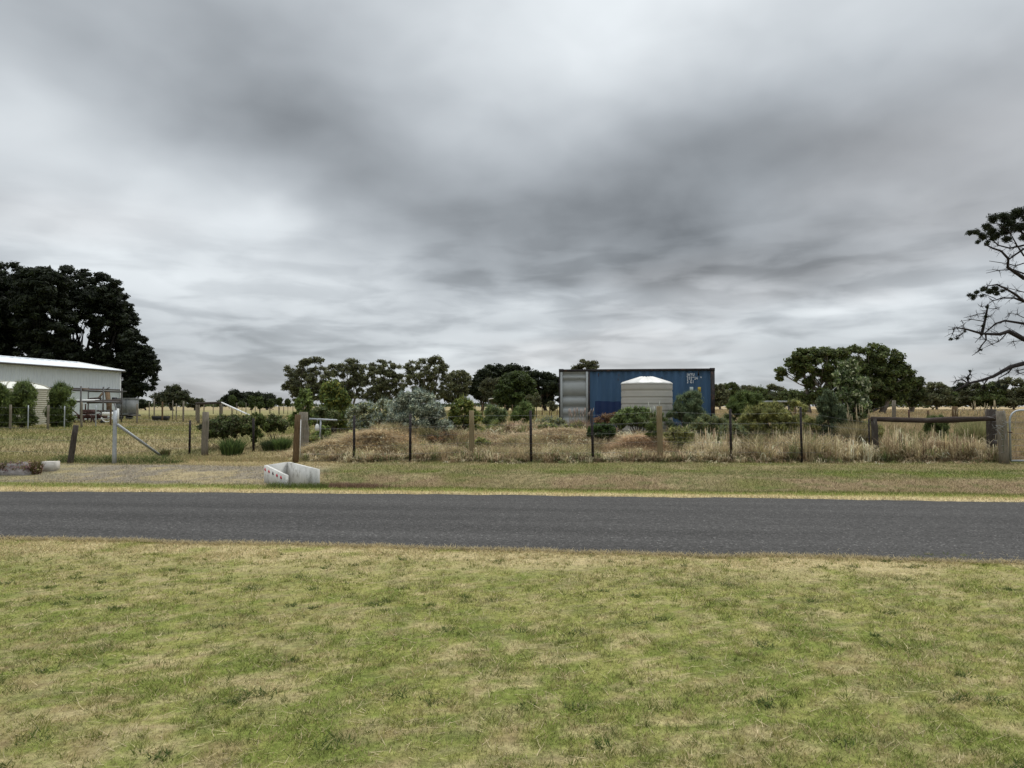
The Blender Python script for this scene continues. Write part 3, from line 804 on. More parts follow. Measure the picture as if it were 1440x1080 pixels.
b = gp(1545, 33)
t = thing('pine_tree', 'half dead pine at the right edge with bare crooked limbs and dark needle tufts', 'pine tree', b)
g = G()
trunk = [b - Vector((0, 0, .2)), P(1540, 560, 33), P(1532, 500, 33), P(1520, 440, 33), P(1500, 390, 33.2), P(1480, 340, 33)]
g.tube(trunk, [.45, .40, .36, .3, .22, .12], 10, .12)
LIMB = [
    ([(1505, 400), (1462, 396), (1440, 391), (1428, 383), (1417, 376), (1418, 364), (1408, 353), (1396, 349), (1384, 343)], .17, .025, -1.0),
    ([(1495, 385), (1460, 352), (1440, 350), (1425, 360), (1417, 366)], .10, .03, -.6),
    ([(1440, 370), (1428, 374), (1418, 371), (1391, 367)], .035, .012, .4),
    ([(1440, 385), (1425, 379), (1405, 380), (1387, 384)], .04, .010, -.6),
    ([(1440, 345), (1420, 349), (1404, 345), (1390, 333), (1376, 330)], .06, .012, .8),
    ([(1455, 345), (1440, 330), (1425, 315), (1418, 305)], .07, .02, .4),
    ([(1480, 345), (1460, 318), (1440, 303)], .09, .02, -.5),
    ([(1440, 360), (1430, 345), (1422, 330), (1408, 318), (1396, 312)], .05, .01, -.5),
    ([(1520, 440), (1470, 432), (1440, 424), (1428, 414), (1416, 407), (1402, 400), (1390, 402), (1380, 408)], .13, .012, -1.2),
    ([(1440, 424), (1426, 419), (1410, 419), (1396, 423), (1390, 418)], .07, .012, .5),
    ([(1445, 412), (1432, 409), (1418, 405), (1405, 402)], .035, .01, .9),
    ([(1400, 420), (1385, 414), (1372, 416), (1361, 415)], .022, .008, -.3),
    ([(1528, 492), (1480, 487), (1440, 477), (1418, 466), (1407, 470), (1394, 470), (1380, 469), (1359, 463), (1346, 461), (1333, 464)], .20, .010, -1.4),
    ([(1522, 465), (1470, 458), (1440, 455), (1413, 451), (1400, 455), (1390, 464), (1380, 472), (1371, 482)], .12, .012, 1.0),
    ([(1380, 471), (1383, 460), (1386, 447), (1388, 436), (1389, 428)], .10, .03, .2),
    ([(1386, 470), (1387, 478), (1380, 486), (1376, 494), (1367, 500)], .05, .010, -.2),
    ([(1387, 440), (1374, 442), (1355, 447)], .028, .008, .2),
    ([(1384, 452), (1366, 449), (1350, 452)], .03, .009, -.3),
    ([(1359, 463), (1352, 470), (1346, 475), (1337, 479)], .035, .010, .3),
    ([(1343, 461), (1340, 468), (1336, 476)], .022, .008, 0),
    ([(1352, 450), (1355, 457), (1352, 466)], .018, .008, 0),
    ([(1388, 434), (1400, 434), (1406, 435)], .02, .007, 0),
    ([(1388, 430), (1380, 431), (1376, 429)], .022, .008, 0),
    ([(1418, 466), (1405, 480), (1395, 484), (1382, 490)], .03, .008, .4),
    ([(1440, 474), (1425, 465), (1412, 458)], .03, .008, .5),
    ([(1440, 447), (1430, 442), (1420, 441), (1413, 447)], .025, .008, .5),
    ([(1440, 479), (1425, 480), (1416, 482)], .025, .008, .2),
    ([(1386, 447), (1392, 445), (1396, 449)], .02, .008, 0),
    ([(1535, 522), (1480, 510), (1440, 511), (1421, 516), (1408, 523), (1397, 529), (1380, 535), (1362, 539), (1352, 545), (1342, 550)], .19, .03, -1.2),
    ([(1362, 539), (1360, 531), (1364, 526), (1364, 520)], .05, .02, 0),
    ([(1425, 515), (1418, 524), (1406, 531)], .055, .02, .2),
    ([(1362, 540), (1354, 534), (1345, 535), (1340, 541)], .05, .015, .3),
    ([(1390, 532), (1384, 540), (1382, 548)], .04, .012, 0),
    ([(1440, 519), (1432, 521), (1426, 521)], .03, .008, 0),
    ([(1440, 524), (1434, 525), (1428, 528)], .03, .008, 0),
    ([(1405, 530), (1404, 538), (1410, 546)], .03, .01, 0),
]
for pts, r0, r1, dD in LIMB:
    o3 = px_curve(g, pts, r0 * (.66 if r0 > .08 else .8), r1, 33, dD)
    for k in range(1, len(pts) - 1):
        for _ in range(5):
            if pts[k][0] > 1448: continue
            q = Vector(o3[k]); d = Vector((random.uniform(-1, .6), random.uniform(-.6, .6), random.uniform(-.7, .8)))
            L_ = random.uniform(.12, .55); q1 = q + d * L_ * .5; q2 = q + d * L_ + Vector((0, 0, random.uniform(-.1, .1)))
            g.tube([q, q1, q2], [.014, .009, .004], 4, .2, caps=False)
            for _ in range(2):
                g.tube([q1, q1 + Vector((random.uniform(-.2, .2), random.uniform(-.2, .2), random.uniform(-.2, .2)))], [.007, .003], 3, .2, caps=False)
g.build('trunk', M['deadbark'], t)
g = G()
CL = [(1364, 328, 5), (1372, 325, 6), (1380, 331, 7), (1390, 320, 8), (1399, 309, 8), (1410, 306, 9), (1411, 322, 10), (1425, 301, 9), (1435, 299, 9),
      (1430, 318, 11), (1400, 334, 8), (1418, 336, 7), (1440, 332, 9), (1450, 303, 13), (1465, 320, 16), (1482, 300, 18), (1376, 340, 4), (1388, 342, 4), (1446, 318, 10), (1500, 330, 22), (1515, 305, 22), (1420, 312, 8), (1395, 326, 7),
      (1370, 418, 4), (1374, 411, 4), (1384, 407, 5), (1393, 411, 6), (1400, 406, 5), (1403, 413, 4), (1363, 415, 3), (1381, 416, 3), (1410, 409, 3),
      (1344, 545, 5), (1352, 542, 6), (1347, 549, 4), (1357, 546, 4), (1364, 522, 1.6), (1362, 532, 2), (1384, 545, 3), (1404, 542, 4), (1412, 545, 5), (1396, 545, 3),
      (1388, 432, 2.0), (1386, 445, 2.2), (1383, 458, 2.2), (1346, 476, 2), (1337, 477, 2), (1379, 492, 2), (1357, 466, 1.6), (1341, 463, 1.5)]
cc, rr_ = [], []
for a, b_, r in CL:
    for k in range(3 if r > 3 else 1):
        D = 33 + random.uniform(-1, 1) * (1.1 if r > 3 else .15)
        o2 = r * .45 * (r > 3)
        q = P(a + random.uniform(-o2, o2), b_ + random.uniform(-o2, o2), D); rm = r * .033 * (.78 if r > 3 else 1.15)
        cc.append(q); rr_.append((rm, rm, rm * .75))
leaves(g, cc, rr_, 36000, .15, .035, DG1 * 1.2, cvar=.3, bias=.75)
g.build('crown', M['leaf'], t)

# ------------------------------------------------------------------ shrubs
def mk_shrub(name, label, D, base, ell, cr, n, L, W, nl, col, group=None, stems=6, cat='shrub', hang=0, up=.1, cvar=.3, flat=.9, edge=.4, sr=.02, bias=.5, bark='bark', depth=.8, foot=None, leafname='foliage'):
    b = gp(base, D)
    t = thing(name, label, cat, b, group)
    c, r = ell_clumps([(e[0], e[1] - .04 * e[3], e[2] * 1.16, e[3] * 1.16) for e in ell], D, int(n * 2.0), cr * .85, flat, depth, edge)
    g = G(); leaves(g, c, r, int(nl * 1.6), L, W, np.asarray(col) * 1.18, cvar=cvar, hang=hang, up=up, bias=bias)
    if cr >= 4.5 and L > .08:
        ns = int(nl * .22); k = RNG.integers(0, len(c), ns); cb = np.asarray(col, float) * 1.45
        q = c[k] + unit(ns) * r[k] * .8; d = unit(ns) * .6 + (c[k] - np.array([b.x, b.y, b.z])) * .5 + np.array([0, 0, .8]); d /= np.linalg.norm(d, axis=1, keepdims=True)
        ln = (r[k][:, :1] * (.6 + 1.1 * RNG.random((ns, 1)))); ph = RNG.random(ns) * 3.14
        Wv = np.stack([np.cos(ph), np.sin(ph), np.zeros(ns)], 1) * .010
        g.add(np.stack([q - Wv, q + Wv, q + d * ln], 1).reshape(-1, 3), None, np.arange(3 * ns).reshape(-1, 3), np.repeat(cb[RNG.integers(0, len(cb), ns)] * (.7 + .6 * RNG.random((ns, 1))), 3, 0))
    g.build(leafname, M['leaf'], t)
    g = G()
    for i in RNG.permutation(len(c))[:stems]:
        q = c[i]; s = np.array(b) + RNG.normal(size=3) * np.array([.08, .08, 0]) - np.array([0, 0, .05])
        g.tube([s, s * .45 + q * .55 + RNG.normal(size=3) * .04, q], [sr, sr * .7, sr * .3], 5, .1, caps=False)
    g.build('stems', M[bark], t)
    return t


def mk_spiky(name, label, D, base, w, h, n, col, group=None, cat='shrub', bw=.012, lean=.8, seeds=0, spread=.35, scol=(.5, .42, .28)):
    """upright strappy or feathery plant"""
    b = gp(base, D)
    t = thing(name, label, cat, b, group)
    g = G(); a = RNG.random(n) * 6.283; r = w * spread * RNG.random(n) ** .5
    x = b.x + np.cos(a) * r; y = b.y + np.sin(a) * r
    blades_dir(g, x, y, b, h, bw, col, lean, w)
    if seeds > 12: g.build('leaves', M['grass'], t)
    if seeds:
        if seeds > 12: g = G()
        for k in range(seeds):
            q = np.array(b) + np.array([random.uniform(-1, 1) * w * .4, random.uniform(-1, 1) * w * .3, 0])
            tp = q + np.array([random.uniform(-.2, .2), random.uniform(-.1, .1), h * random.uniform(1.0, 1.35)])
            g.tube([q, q * .5 + tp * .5, tp * .85 + q * .15], .003, 3, c=np.array([.3, .25, .12]), caps=False)
            d = tp - q
            g.tube([q + d * .82, q + d * .9, q + d], [.006, .016, .003], 5, c=np.array(scol) * random.uniform(.8, 1.2))
    g.build('seed_heads' if seeds > 12 else 'leaves', M['grass'], t)
    return t


def blades_dir(g, x, y, b, h, w, col, lean, width):
    n = len(x); dx = (x - b.x) / (width * .35 + .01); dy = (y - b.y) / (width * .35 + .01)
    hh = h * (.55 + .5 * RNG.random(n)) * (1 - .25 * np.clip(np.hypot(dx, dy), 0, 1))
    base = np.stack([x, y, np.full(n, b.z - .03)], 1)
    lx = dx * lean * hh * .5 + RNG.normal(size=n) * .12 * hh; ly = dy * lean * hh * .5 + RNG.normal(size=n) * .12 * hh
    ph = RNG.random(n) * math.pi; W = np.stack([np.cos(ph) * w / 2, np.sin(ph) * w / 2, np.zeros(n)], 1)
    mid = base + np.stack([lx * .35, ly * .35, hh * .65], 1); tip = base + np.stack([lx, ly, hh], 1)
    col = np.asarray(col, float)
    if col.ndim == 2: col = col[RNG.integers(0, len(col), n)]
    else: col = np.tile(col, (n, 1))
    c = np.clip(col * (1 + .25 * RNG.normal(size=n))[:, None], .005, .9)
    V = np.stack([base - W, base + W, mid + W, mid - W, tip], 1).reshape(-1, 3); i = np.arange(n)[:, None] * 5
    g.add(V, i + np.array([0, 1, 2, 3]), i + np.array([3, 2, 4]), np.repeat(c, 5, 0))


SALT = np.array([[.20, .255, .225], [.28, .345, .305], [.13, .175, .145], [.42, .48, .44]])
YEL = np.array([[.16, .19, .05], [.20, .22, .06], [.11, .14, .045]])
MIDG = np.array([[.095, .14, .045], [.12, .17, .055], [.07, .105, .04]])
OLV = np.array([[.15, .17, .065], [.19, .20, .08], [.11, .13, .055]])
BLUG = np.array([[.095, .135, .080], [.125, .165, .10], [.07, .105, .06]])
DSH = np.array([[.042, .065, .025], [.06, .085, .032], [.09, .10, .06]])

# bushes in front of the shed
mk_shrub('bottlebrush_bush', 'tall green bush at the far left in front of the cream tank', 36, 4, [(0, 575, 16, 30), (-6, 556, 12, 14)], 7, 30, .16, .05, 7000, MIDG * .75, 'tall bushes before the shed', up=.4, hang=-.5)
mk_shrub('bottlebrush_bush', 'tall green bush covering the middle of the cream tank', 35.5, 32, [(33, 575, 18, 30), (31, 554, 14, 14)], 7, 36, .16, .05, 9000, MIDG * .8, 'tall bushes before the shed', up=.4, hang=-.5)
mk_shrub('bottlebrush_bush', 'tall green bush standing alone between cream tank and pipe rack', 36.5, 85, [(86, 575, 16, 27), (86, 555, 13, 12), (78, 585, 10, 14)], 7, 38, .16, .05, 9500, MIDG * .8, 'tall bushes before the shed', up=.4, hang=-.5)

# laurel hedge bushes near the gateway
mk_shrub('laurel_shrub', 'dark glossy broad leaved bush left of the climber post', 23.6, 318, [(318, 601, 30, 13), (300, 603, 18, 12), (338, 596, 16, 11)], 6, 55, .10, .055, 5200, DSH, 'dark bushes by the gateway', stems=12, sr=.012, cvar=.45, edge=.5)
mk_shrub('laurel_shrub', 'dark bush beside the open gateway, smaller and standing on thin stems', 24.2, 389, [(388, 594, 14, 9), (378, 598, 10, 8), (398, 598, 6, 8)], 5, 30, .09, .05, 2300, DSH, 'dark bushes by the gateway', stems=9, sr=.010, cvar=.45)
mk_shrub('climber', 'loose creeper grown over a dark picket in the gateway', 23.8, 358, [(358, 590, 12, 8), (355, 608, 6, 18), (368, 600, 9, 16)], 4, 30, .08, .045, 1500, MIDG * .8, None, stems=9, cat='climber', sr=.008)
for px, D, w, h, lab, c in [(327, 22.2, .78, .62, 'strappy clump under the larger dark bush', MIDG), (379, 23.2, .5, .42, 'dark rounded strappy clump right of the creeper', DSH * 1.2), (397, 23.2, .62, .50, 'bright green strappy clump nearest the gateway post', MIDG * 1.15)]:
    mk_spiky('lily_clump', lab, D, px, w, h, 900, c, 'strappy clumps in the gateway bed', 'plant', bw=.022, lean=1.1)

# garden shrubs
mk_shrub('sapling', 'light green sapling growing up behind the two gateway posts', 25, 427, [(428, 573, 11, 20), (422, 590, 14, 10), (430, 556, 6, 10)], 5, 32, .12, .06, 2400, MIDG * 1.1, None, stems=12, cat='sapling', sr=.012)
mk_shrub('bay_tree', 'small dense tree with yellow green top beside the saltbush', 29, 470, [(469, 556, 17, 16), (478, 575, 13, 22), (458, 572, 10, 14), (480, 598, 9, 12)], 6, 60, .13, .065, 8500, np.concatenate([EVG * 1.5, YEL * .8]), None, stems=10, cat='small tree', sr=.03)
mk_shrub('garden_shrub', 'dark low shrub behind the tap rail', 27.5, 452, [(455, 588, 22, 12)], 6, 26, .10, .05, 3000, DSH * 1.3)
mk_shrub('garden_shrub', 'bright green leafy shrub under the tap rail', 25.3, 455, [(455, 612, 9, 13), (446, 618, 8, 9)], 4, 18, .09, .05, 1600, MIDG * 1.3)
mk_shrub('saltbush', 'large silver grey saltbush, the biggest in the garden', 24.0, 588, [(590, 582, 27, 26), (572, 590, 24, 26), (606, 596, 20, 26), (578, 562, 14, 14)], 6, 110, .085, .035, 22000, SALT * .82, 'silver grey saltbushes', stems=18, sr=.015, cvar=.35, edge=.4, up=.35)
mk_shrub('saltbush', 'lower silver grey saltbush left of the big one', 24.8, 522, [(512, 588, 22, 20), (540, 585, 20, 21), (530, 600, 26, 18)], 5.5, 75, .085, .035, 13500, np.concatenate([SALT * .95, SALT, OLV]), 'silver grey saltbushes', stems=14, sr=.015, cvar=.35, edge=.4, up=.35)
mk_shrub('saltbush', 'small silver sprig of saltbush at the foot of the golden shrub', 23.6, 630, [(628, 606, 12, 12)], 5, 18, .085, .035, 2200, SALT * .75, 'silver grey saltbushes', up=.3)
mk_shrub('golden_shrub', 'yellow green shrub beside the silver bush, behind the timber fence post', 24.2, 652, [(650, 580, 15, 18), (644, 600, 16, 18), (665, 600, 14, 18), (672, 615, 8, 12), (653, 570, 9, 10)], 5, 70, .10, .045, 8000, np.concatenate([YEL * .9, MIDG]), None, stems=14, sr=.015, cvar=.35)
mk_shrub('garden_shrub', 'feathery grey green bush left of its twin on the garden crest', 29, 697, [(697, 584, 14, 13), (690, 591, 13, 8)], 5, 34, .12, .025, 5200, np.concatenate([MIDG * 1.1, BLUG * 1.2]), 'twin feathery bushes on the crest', up=.6)
mk_shrub('garden_shrub', 'feathery green bush behind the dark picket on the garden crest', 29, 736, [(736, 580, 13, 12), (729, 586, 9, 9)], 5, 34, .12, .025, 5200, MIDG, 'twin feathery bushes on the crest', up=.6)
mk_shrub('box_shrub', 'low dark green ball shaped bush in front of the blue container', 23.2, 846, [(846, 606, 17, 9), (834, 609, 8, 7), (856, 606, 9, 8)], 4.5, 50, .07, .03, 7000, np.array([[.030, .062, .016], [.042, .085, .022], [.024, .045, .015]]), None, stems=10, edge=.35)
mk_shrub('sage_plant', 'sprawling leafy green plant at the foot of the beige water tank', 24.4, 900, [(893, 586, 26, 11), (915, 590, 22, 10), (880, 594, 18, 8)], 5, 70, .11, .035, 8000, np.array([[.10, .15, .06], [.13, .18, .08], [.08, .12, .05]]), None, stems=14, cat='plant', up=.4)
mk_shrub('rosemary_shrub', 'dark narrow green bush tucked behind the timber post by the tank', 22.2, 919, [(918, 612, 9, 22)], 5, 26, .08, .02, 3500, MIDG * .7, None, up=.4)
mk_shrub('wattle_shrub', 'feathery blue green shrub tallest against the container', 25, 966, [(968, 572, 16, 20), (958, 590, 18, 18), (980, 595, 16, 16), (975, 560, 10, 9)], 5, 90, .10, .016, 19000, BLUG * 1.05, 'blue green shrubs before the container', stems=16, up=.3, cvar=.35)
mk_shrub('wattle_shrub', 'spreading olive shrub before the container corner post', 23.2, 1000, [(998, 606, 26, 18), (978, 615, 20, 14), (1022, 610, 16, 18)], 5, 90, .12, .016, 18000, np.concatenate([OLV, BLUG]), 'blue green shrubs before the container', stems=16, up=.5, cvar=.35)
mk_shrub('broom_shrub', 'yellowish olive broom bush behind the dark pickets', 22.8, 1085, [(1075, 598, 24, 26), (1098, 602, 24, 22), (1056, 600, 16, 24), (1088, 580, 14, 12)], 5, 120, .15, .014, 20000, OLV * 1.15, 'broom bushes along the right fence', stems=22, up=.9, cvar=.4, hang=-.4)
mk_shrub('broom_shrub', 'dark green tall bush between container and broom', 25, 1045, [(1045, 570, 18, 16), (1035, 590, 16, 24), (1060, 566, 12, 10)], 5, 80, .13, .018, 14000, MIDG * .85, 'broom bushes along the right fence', stems=12, up=.4)
mk_shrub('broom_shrub', 'low olive broom bush left of the fine leaved pine shrub', 22.8, 1138, [(1138, 610, 13, 20)], 5, 34, .13, .018, 4200, OLV, 'broom bushes along the right fence', up=.8)
mk_shrub('conifer_shrub', 'dark blue green bushy conifer at the foot of the poplar sapling', 22.8, 1170, [(1168, 590, 17, 30), (1164, 572, 12, 18), (1172, 618, 18, 18), (1185, 600, 10, 16)], 5, 100, .11, .016, 19000, BLUG * .75, None, stems=10, up=.2, cvar=.35)
mk_shrub('poplar_sapling', 'grey leaved poplar sapling rising above the dark bushy conifer', 24.0, 1194, [(1194, 560, 22, 32), (1190, 532, 15, 20), (1204, 575, 17, 24), (1197, 518, 8, 10), (1212, 548, 9, 18)], 6, 90, .10, .07, 7500, np.array([[.075, .115, .05], [.11, .15, .07], [.26, .30, .24], [.06, .09, .04]]), None, stems=22, cat='sapling', sr=.025, cvar=.4)
mk_spiky('tussock', 'pale arching straw tussock left of the dark timber rail', 21.8, 1205, 1.0, 1.25, 2600, np.array([[.42, .36, .22], [.34, .28, .15], [.22, .2, .10]]), 'straw tussocks along the right fence', 'tussock', bw=.014, lean=1.3, spread=.22, seeds=14)
mk_spiky('tussock', 'ragged straw tussock at the near foot of the broom bush', 21.6, 1045, 1.0, .75, 1500, np.array([[.34, .28, .15], [.25, .22, .11]]), 'straw tussocks along the right fence', 'tussock', bw=.013, lean=1.2)
mk_spiky('tussock', 'pale seeding tussock behind the timber rail near the strainer posts', 23.6, 1378, 1.7, 1.2, 1900, np.array([[.42, .37, .2], [.34, .33, .16], [.25, .27, .12]]), 'straw tussocks along the right fence', 'tussock', bw=.013, lean=.6, seeds=30)
mk_spiky('tussock', 'green and straw tussock behind the left half of the timber rail', 23.4, 1270, 1.7, .85, 2200, np.array([[.36, .31, .17], [.16, .19, .08], [.3, .26, .13]]), 'straw tussocks along the right fence', 'tussock', bw=.013, lean=.7, seeds=10)
mk_spiky('feather_grass', 'pink plumed feather grass in front of the container door', 25.2, 815, .9, .75, 900, np.array([[.40, .30, .22], [.34, .24, .18]]), None, 'grass clump', bw=.012, lean=.8, seeds=36, scol=(.52, .42, .36))
mk_spiky('feather_grass', 'tall white flower spikes beside the timber post by the tank', 23.4, 920, .4, 1.0, 200, np.array([[.35, .36, .24]]), None, 'grass clump', bw=.012, lean=.4, seeds=9, scol=(.6, .62, .55))
mk_shrub('conifer_shrub', 'dark green round bush under the timber rail', 22.8, 1318, [(1318, 603, 15, 15), (1314, 596, 10, 9)], 5, 40, .11, .022, 6500, MIDG * .65, None, up=.4)
mk_shrub('dead_shrub', 'reddish brown dried shrub on the bank by the navy patch', 26.2, 868, [(868, 588, 18, 7), (850, 590, 14, 6)], 4, 30, .08, .03, 2600, np.array([[.15, .10, .07], [.19, .135, .09], [.11, .08, .055]]), None)
mk_shrub('dead_shrub', 'brown dried bush right of the big silver saltbush', 23.2, 632, [(625, 618, 22, 9)], 5, 34, .10, .02, 3200, np.array([[.16, .10, .06], [.2, .14, .08], [.09, .065, .045]]), None)
extra = [
    (560, 604, 24.0, 20, 15, SALT * .7, 'silver_herb', 'low silvery herb between the two big saltbushes'),
    (700, 606, 26.0, 20, 11, np.concatenate([OLV * 1.2, MIDG]), 'garden_herb', 'olive herb patch below the twin feathery bushes'),
    (775, 598, 27.0, 22, 9, np.concatenate([SALT * .6, OLV * 1.2]), 'garden_herb', 'grey green herb patch left of the container corner'),
    (808, 606, 25.0, 18, 10, OLV * 1.25, 'garden_herb', 'olive herb patch below the grey container door'),
    (955, 620, 22.6, 20, 17, OLV * 1.15, 'garden_herb', 'olive herb mass right of the pale timber post'),
    (1030, 618, 22.2, 20, 18, np.concatenate([OLV, BLUG]), 'garden_herb', 'mixed green herb mass behind the dark picket right of the container'),
    (1115, 590, 23.4, 20, 24, OLV * 1.2, 'broom_bush', 'pale olive broom filling the gap before the shelter'),
    (1225, 612, 22.6, 14, 18, OLV * 1.1, 'garden_herb', 'olive herb mass beside the arching straw tussock')]
for px, py, D, rx_, ry_, cc_, nm, lab in extra:
    mk_shrub(nm, lab, D, px, [(px, py, rx_, ry_), (px - rx_ * .4, py + ry_ * .3, rx_ * .7, ry_ * .7)], 4.5, 40, .11, .024, 5200, cc_, None, stems=12, up=.6, cvar=.4, cat='shrub')
wd = [(678, 626, .5, .4, 'leafy weed right of the nearest timber post'), (700, 600, .8, .4, 'green weed patch below the left feathery bush'), (822, 601, .8, .4, 'pale green weed below the container door'), (770, 604, .6, .35, 'small grey green weed left of the container corner'),
      (440, 622, .4, .35, 'weed at the foot of the thick gateway post')]
for px, py, w, h, lab in wd:
    q = G0(px, py + 6)
    mk_shrub('weed', lab, q.y, px, [(px, py, w * 20, h * 22)], 4, 20, .08, .03, 1300, np.concatenate([MIDG * 1.2, OLV * 1.4]), 'weeds in the garden bed', cat='weed', up=.4)


# ------------------------------------------------------------------ cut grass heaps
def heap(name, label, cx, cy, sx, sy, h, n, cols, sticks=0, zoff=0):
    h *= .92; n = int(n * 1.3); cols = [tuple(min(v * 1.3 + .05, .8) for v in c) for c in cols]
    b = Vector((cx, cy, float(gz(cx, cy)) + zoff))
    t = thing(name, label, 'heap', b)
    g = G(); N = 26
    xx, yy = np.meshgrid(np.linspace(-1.25, 1.25, N), np.linspace(-1.25, 1.25, N))
    X, Y = cx + xx * sx, cy + yy * sy
    hz = lambda X, Y: gz(X, Y) - .06 + h * np.clip(1.1 * np.exp(-(((X - cx) / sx) ** 2 + ((Y - cy) / sy) ** 2) * 1.6) - .08, -.1, 2) * (1 + 1.1 * (fbm(X, Y, .55, 200) - .5))
    i = (np.arange(N - 1)[:, None] * N + np.arange(N - 1)[None, :]).ravel()
    g.add(np.stack([X, Y, hz(X, Y)], -1).reshape(-1, 3), np.stack([i, i + 1, i + N + 1, i + N], 1), c=np.array(cols[0]) * .6)
    g.build('core', M['ground'], t, smooth=True)
    g = G()
    X = cx + RNG.normal(size=n) * sx * .55; Y = cy + RNG.normal(size=n) * sy * .55
    col = np.array(cols)[RNG.integers(0, len(cols), n)] * (.6 + .8 * RNG.random((n, 1)))
    col *= (.45 + 1.1 * fbm(X, Y, .25, 201, 3))[:, None]
    blades(g, X, Y, .17, .016, col, lean=2.2, z=hz(X, Y) + .02, two=True)
    if sticks:
        for k in range(sticks):
            X = cx + random.gauss(0, .45) * sx; Y = cy - abs(random.gauss(0, .4)) * sy; z = float(hz(np.array(X), np.array(Y)))
            a = random.uniform(-1.5, 1.5); L_ = random.uniform(.3, .8)
            d = Vector((math.sin(a) * .8, random.uniform(-.6, .1), random.uniform(-.5, .3))) * L_
            q = Vector((X, Y, z + .04))
            g.tube([q, q + d * .5 + Vector((0, 0, .08)), q + d], [.011, .008, .004], 4, .2, c=np.array([.34, .26, .14]) * random.uniform(.6, 1.2))
    cl_ = [tuple(v * 1.15 for v in c) for c in cols]
    tufts(g, int(380 * sx * sy) + 80, (cx - sx * 1.1, cx + sx * 1.1), (cy - sy * 1.1, cy + sy * 1.1), 18, .36, .015, cl_, [1 / len(cl_)] * len(cl_), .35, zf=hz)
    g.build('loose_straw', M['grass'], t)
    return t


heap('straw_heap', 'tall golden brown heap of cut grass behind the leftmost dark picket', -4.4, 22.3, 1.45, .8, .48, 9000, [(.46, .34, .17), (.36, .25, .13), (.50, .41, .25), (.24, .17, .10)], 70)
heap('straw_heap', 'long pale straw bank running down to the thick gateway post', -5.7, 21.8, 1.0, .7, .30, 5000, [(.46, .38, .22), (.36, .28, .15), (.25, .18, .1)], 20)
heap('straw_heap', 'wide mound of pale dead grass behind the middle dark picket', 1.0, 23.4, 1.9, .9, .32, 9000, [(.44, .36, .21), (.36, .27, .16), (.24, .17, .10)], 10)
heap('straw_heap', 'pinkish straw mound between the ball bush and the timber post', 4.0, 22.2, .95, .6, .40, 6000, [(.48, .34, .21), (.42, .30, .18), (.28, .19, .11)], 8)
heap('straw_heap', 'russet heap of dead grass on the crest left of the container', .3, 26.2, 1.5, .7, .30, 5000, [(.30, .18, .11), (.42, .32, .2), (.2, .12, .08)], 0)
heap('straw_heap', 'reddish brown heap of dead grass below the dark timber rail', 12.8, 21.1, 1.9, .6, .34, 11000, [(.32, .22, .12), (.24, .16, .09), (.14, .10, .06), (.36, .28, .16)], 12)


# ------------------------------------------------------------------ posts and fences
def post_mesh(p0, p1, r, sides=10, wob=.08, flat_top=True):
    g = G(); p0 = np.array(p0); p1 = np.array(p1)
    pts = [p0 * (1 - t) + p1 * t + RNG.normal(size=3) * r * .04 for t in (0, .25, .5, .75, 1)]
    g.tube(pts, [r * 1.04, r, r * .99, r * .97, r * .93], sides, wob)
    return g


def picket_mesh(p0, p1, w=.05):
    """Y-section steel star picket"""
    g = G(); p0 = np.array(p0, float); p1 = np.array(p1, float)
    for k in range(3):
        a = k * 2.094 + .5
        d = np.array([math.cos(a), math.sin(a), 0]) * w * .62; nrm = np.array([-math.sin(a), math.cos(a), 0]) * .004
        V = [p0 - nrm, p0 + nrm, p0 + d + nrm, p0 + d - nrm, p1 - nrm, p1 + nrm, p1 + d + nrm, p1 + d - nrm]
        g.add(V, [(0, 3, 2, 1), (4, 5, 6, 7), (0, 1, 5, 4), (1, 2, 6, 5), (2, 3, 7, 6), (3, 0, 4, 7)])
    n = int((p1[2] - p0[2]) / .12)
    for i in range(n):
        q = p0 + (p1 - p0) * (i + .5) / n
        g.box(q, (.018, .018, .02))
    return g


def wire_line(pts, r=.0022, sag=.01):
    g = G()
    for a, b in zip(pts[:-1], pts[1:]):
        a = np.array(a); b = np.array(b)
        g.tube([a, a * .5 + b * .5 - np.array([0, 0, sag]), b], r, 4, caps=False)
    return g


def fence(name, label, posts, wires, group=None, mesh=None):
    """posts: (px, D, top_py, kind, radius, lean, part label)"""
    b0 = gp(posts[0][0], posts[0][1])
    t = thing(name, label, 'fence', b0, group)
    tops = []
    for px, D, ty, kind, r, lean, lb in posts:
        b = gp(px, D); top = P(px + lean, ty, D); b = Vector((b.x, b.y, b.z - .1))
        if kind == 'picket': o = picket_mesh(b, top, r * 2).build('picket', M['picket'], t)
        else: o = post_mesh(b, top, r).build('post', M[kind], t)
        if lb: o['label'] = lb
        tops.append((Vector((b.x, b.y, b.z + .1)), top))
    for k in wires:
        pts = [a + (c - a) * k + Vector((0, -.035, 0)) for a, c in tops]
        wire_line(pts).build('wire', M['wire'], t)
    if mesh:
        i0, i1, z0, z1, nh, dx = mesh
        g = G()
        for a, c in zip(tops[i0:i1], tops[i0 + 1:i1 + 1]):
            L_ = (a[0] - c[0]).length; n = int(L_ / dx)
            for q in range(n):
                f = (q + .5) / n; bb = a[0] * (1 - f) + c[0] * f; tt = a[1] * (1 - f) + c[1] * f
                g.tube([bb + (tt - bb) * z0, bb + (tt - bb) * z1], .0014, 3, caps=False)
            for h_ in range(nh):
                f = z0 + (z1 - z0) * h_ / (nh - 1)
                g.tube([a[0] + (a[1] - a[0]) * f, c[0] + (c[1] - c[0]) * f], .0014, 3, caps=False)
        g.build('wire_mesh', M['wire'], t)
    return t


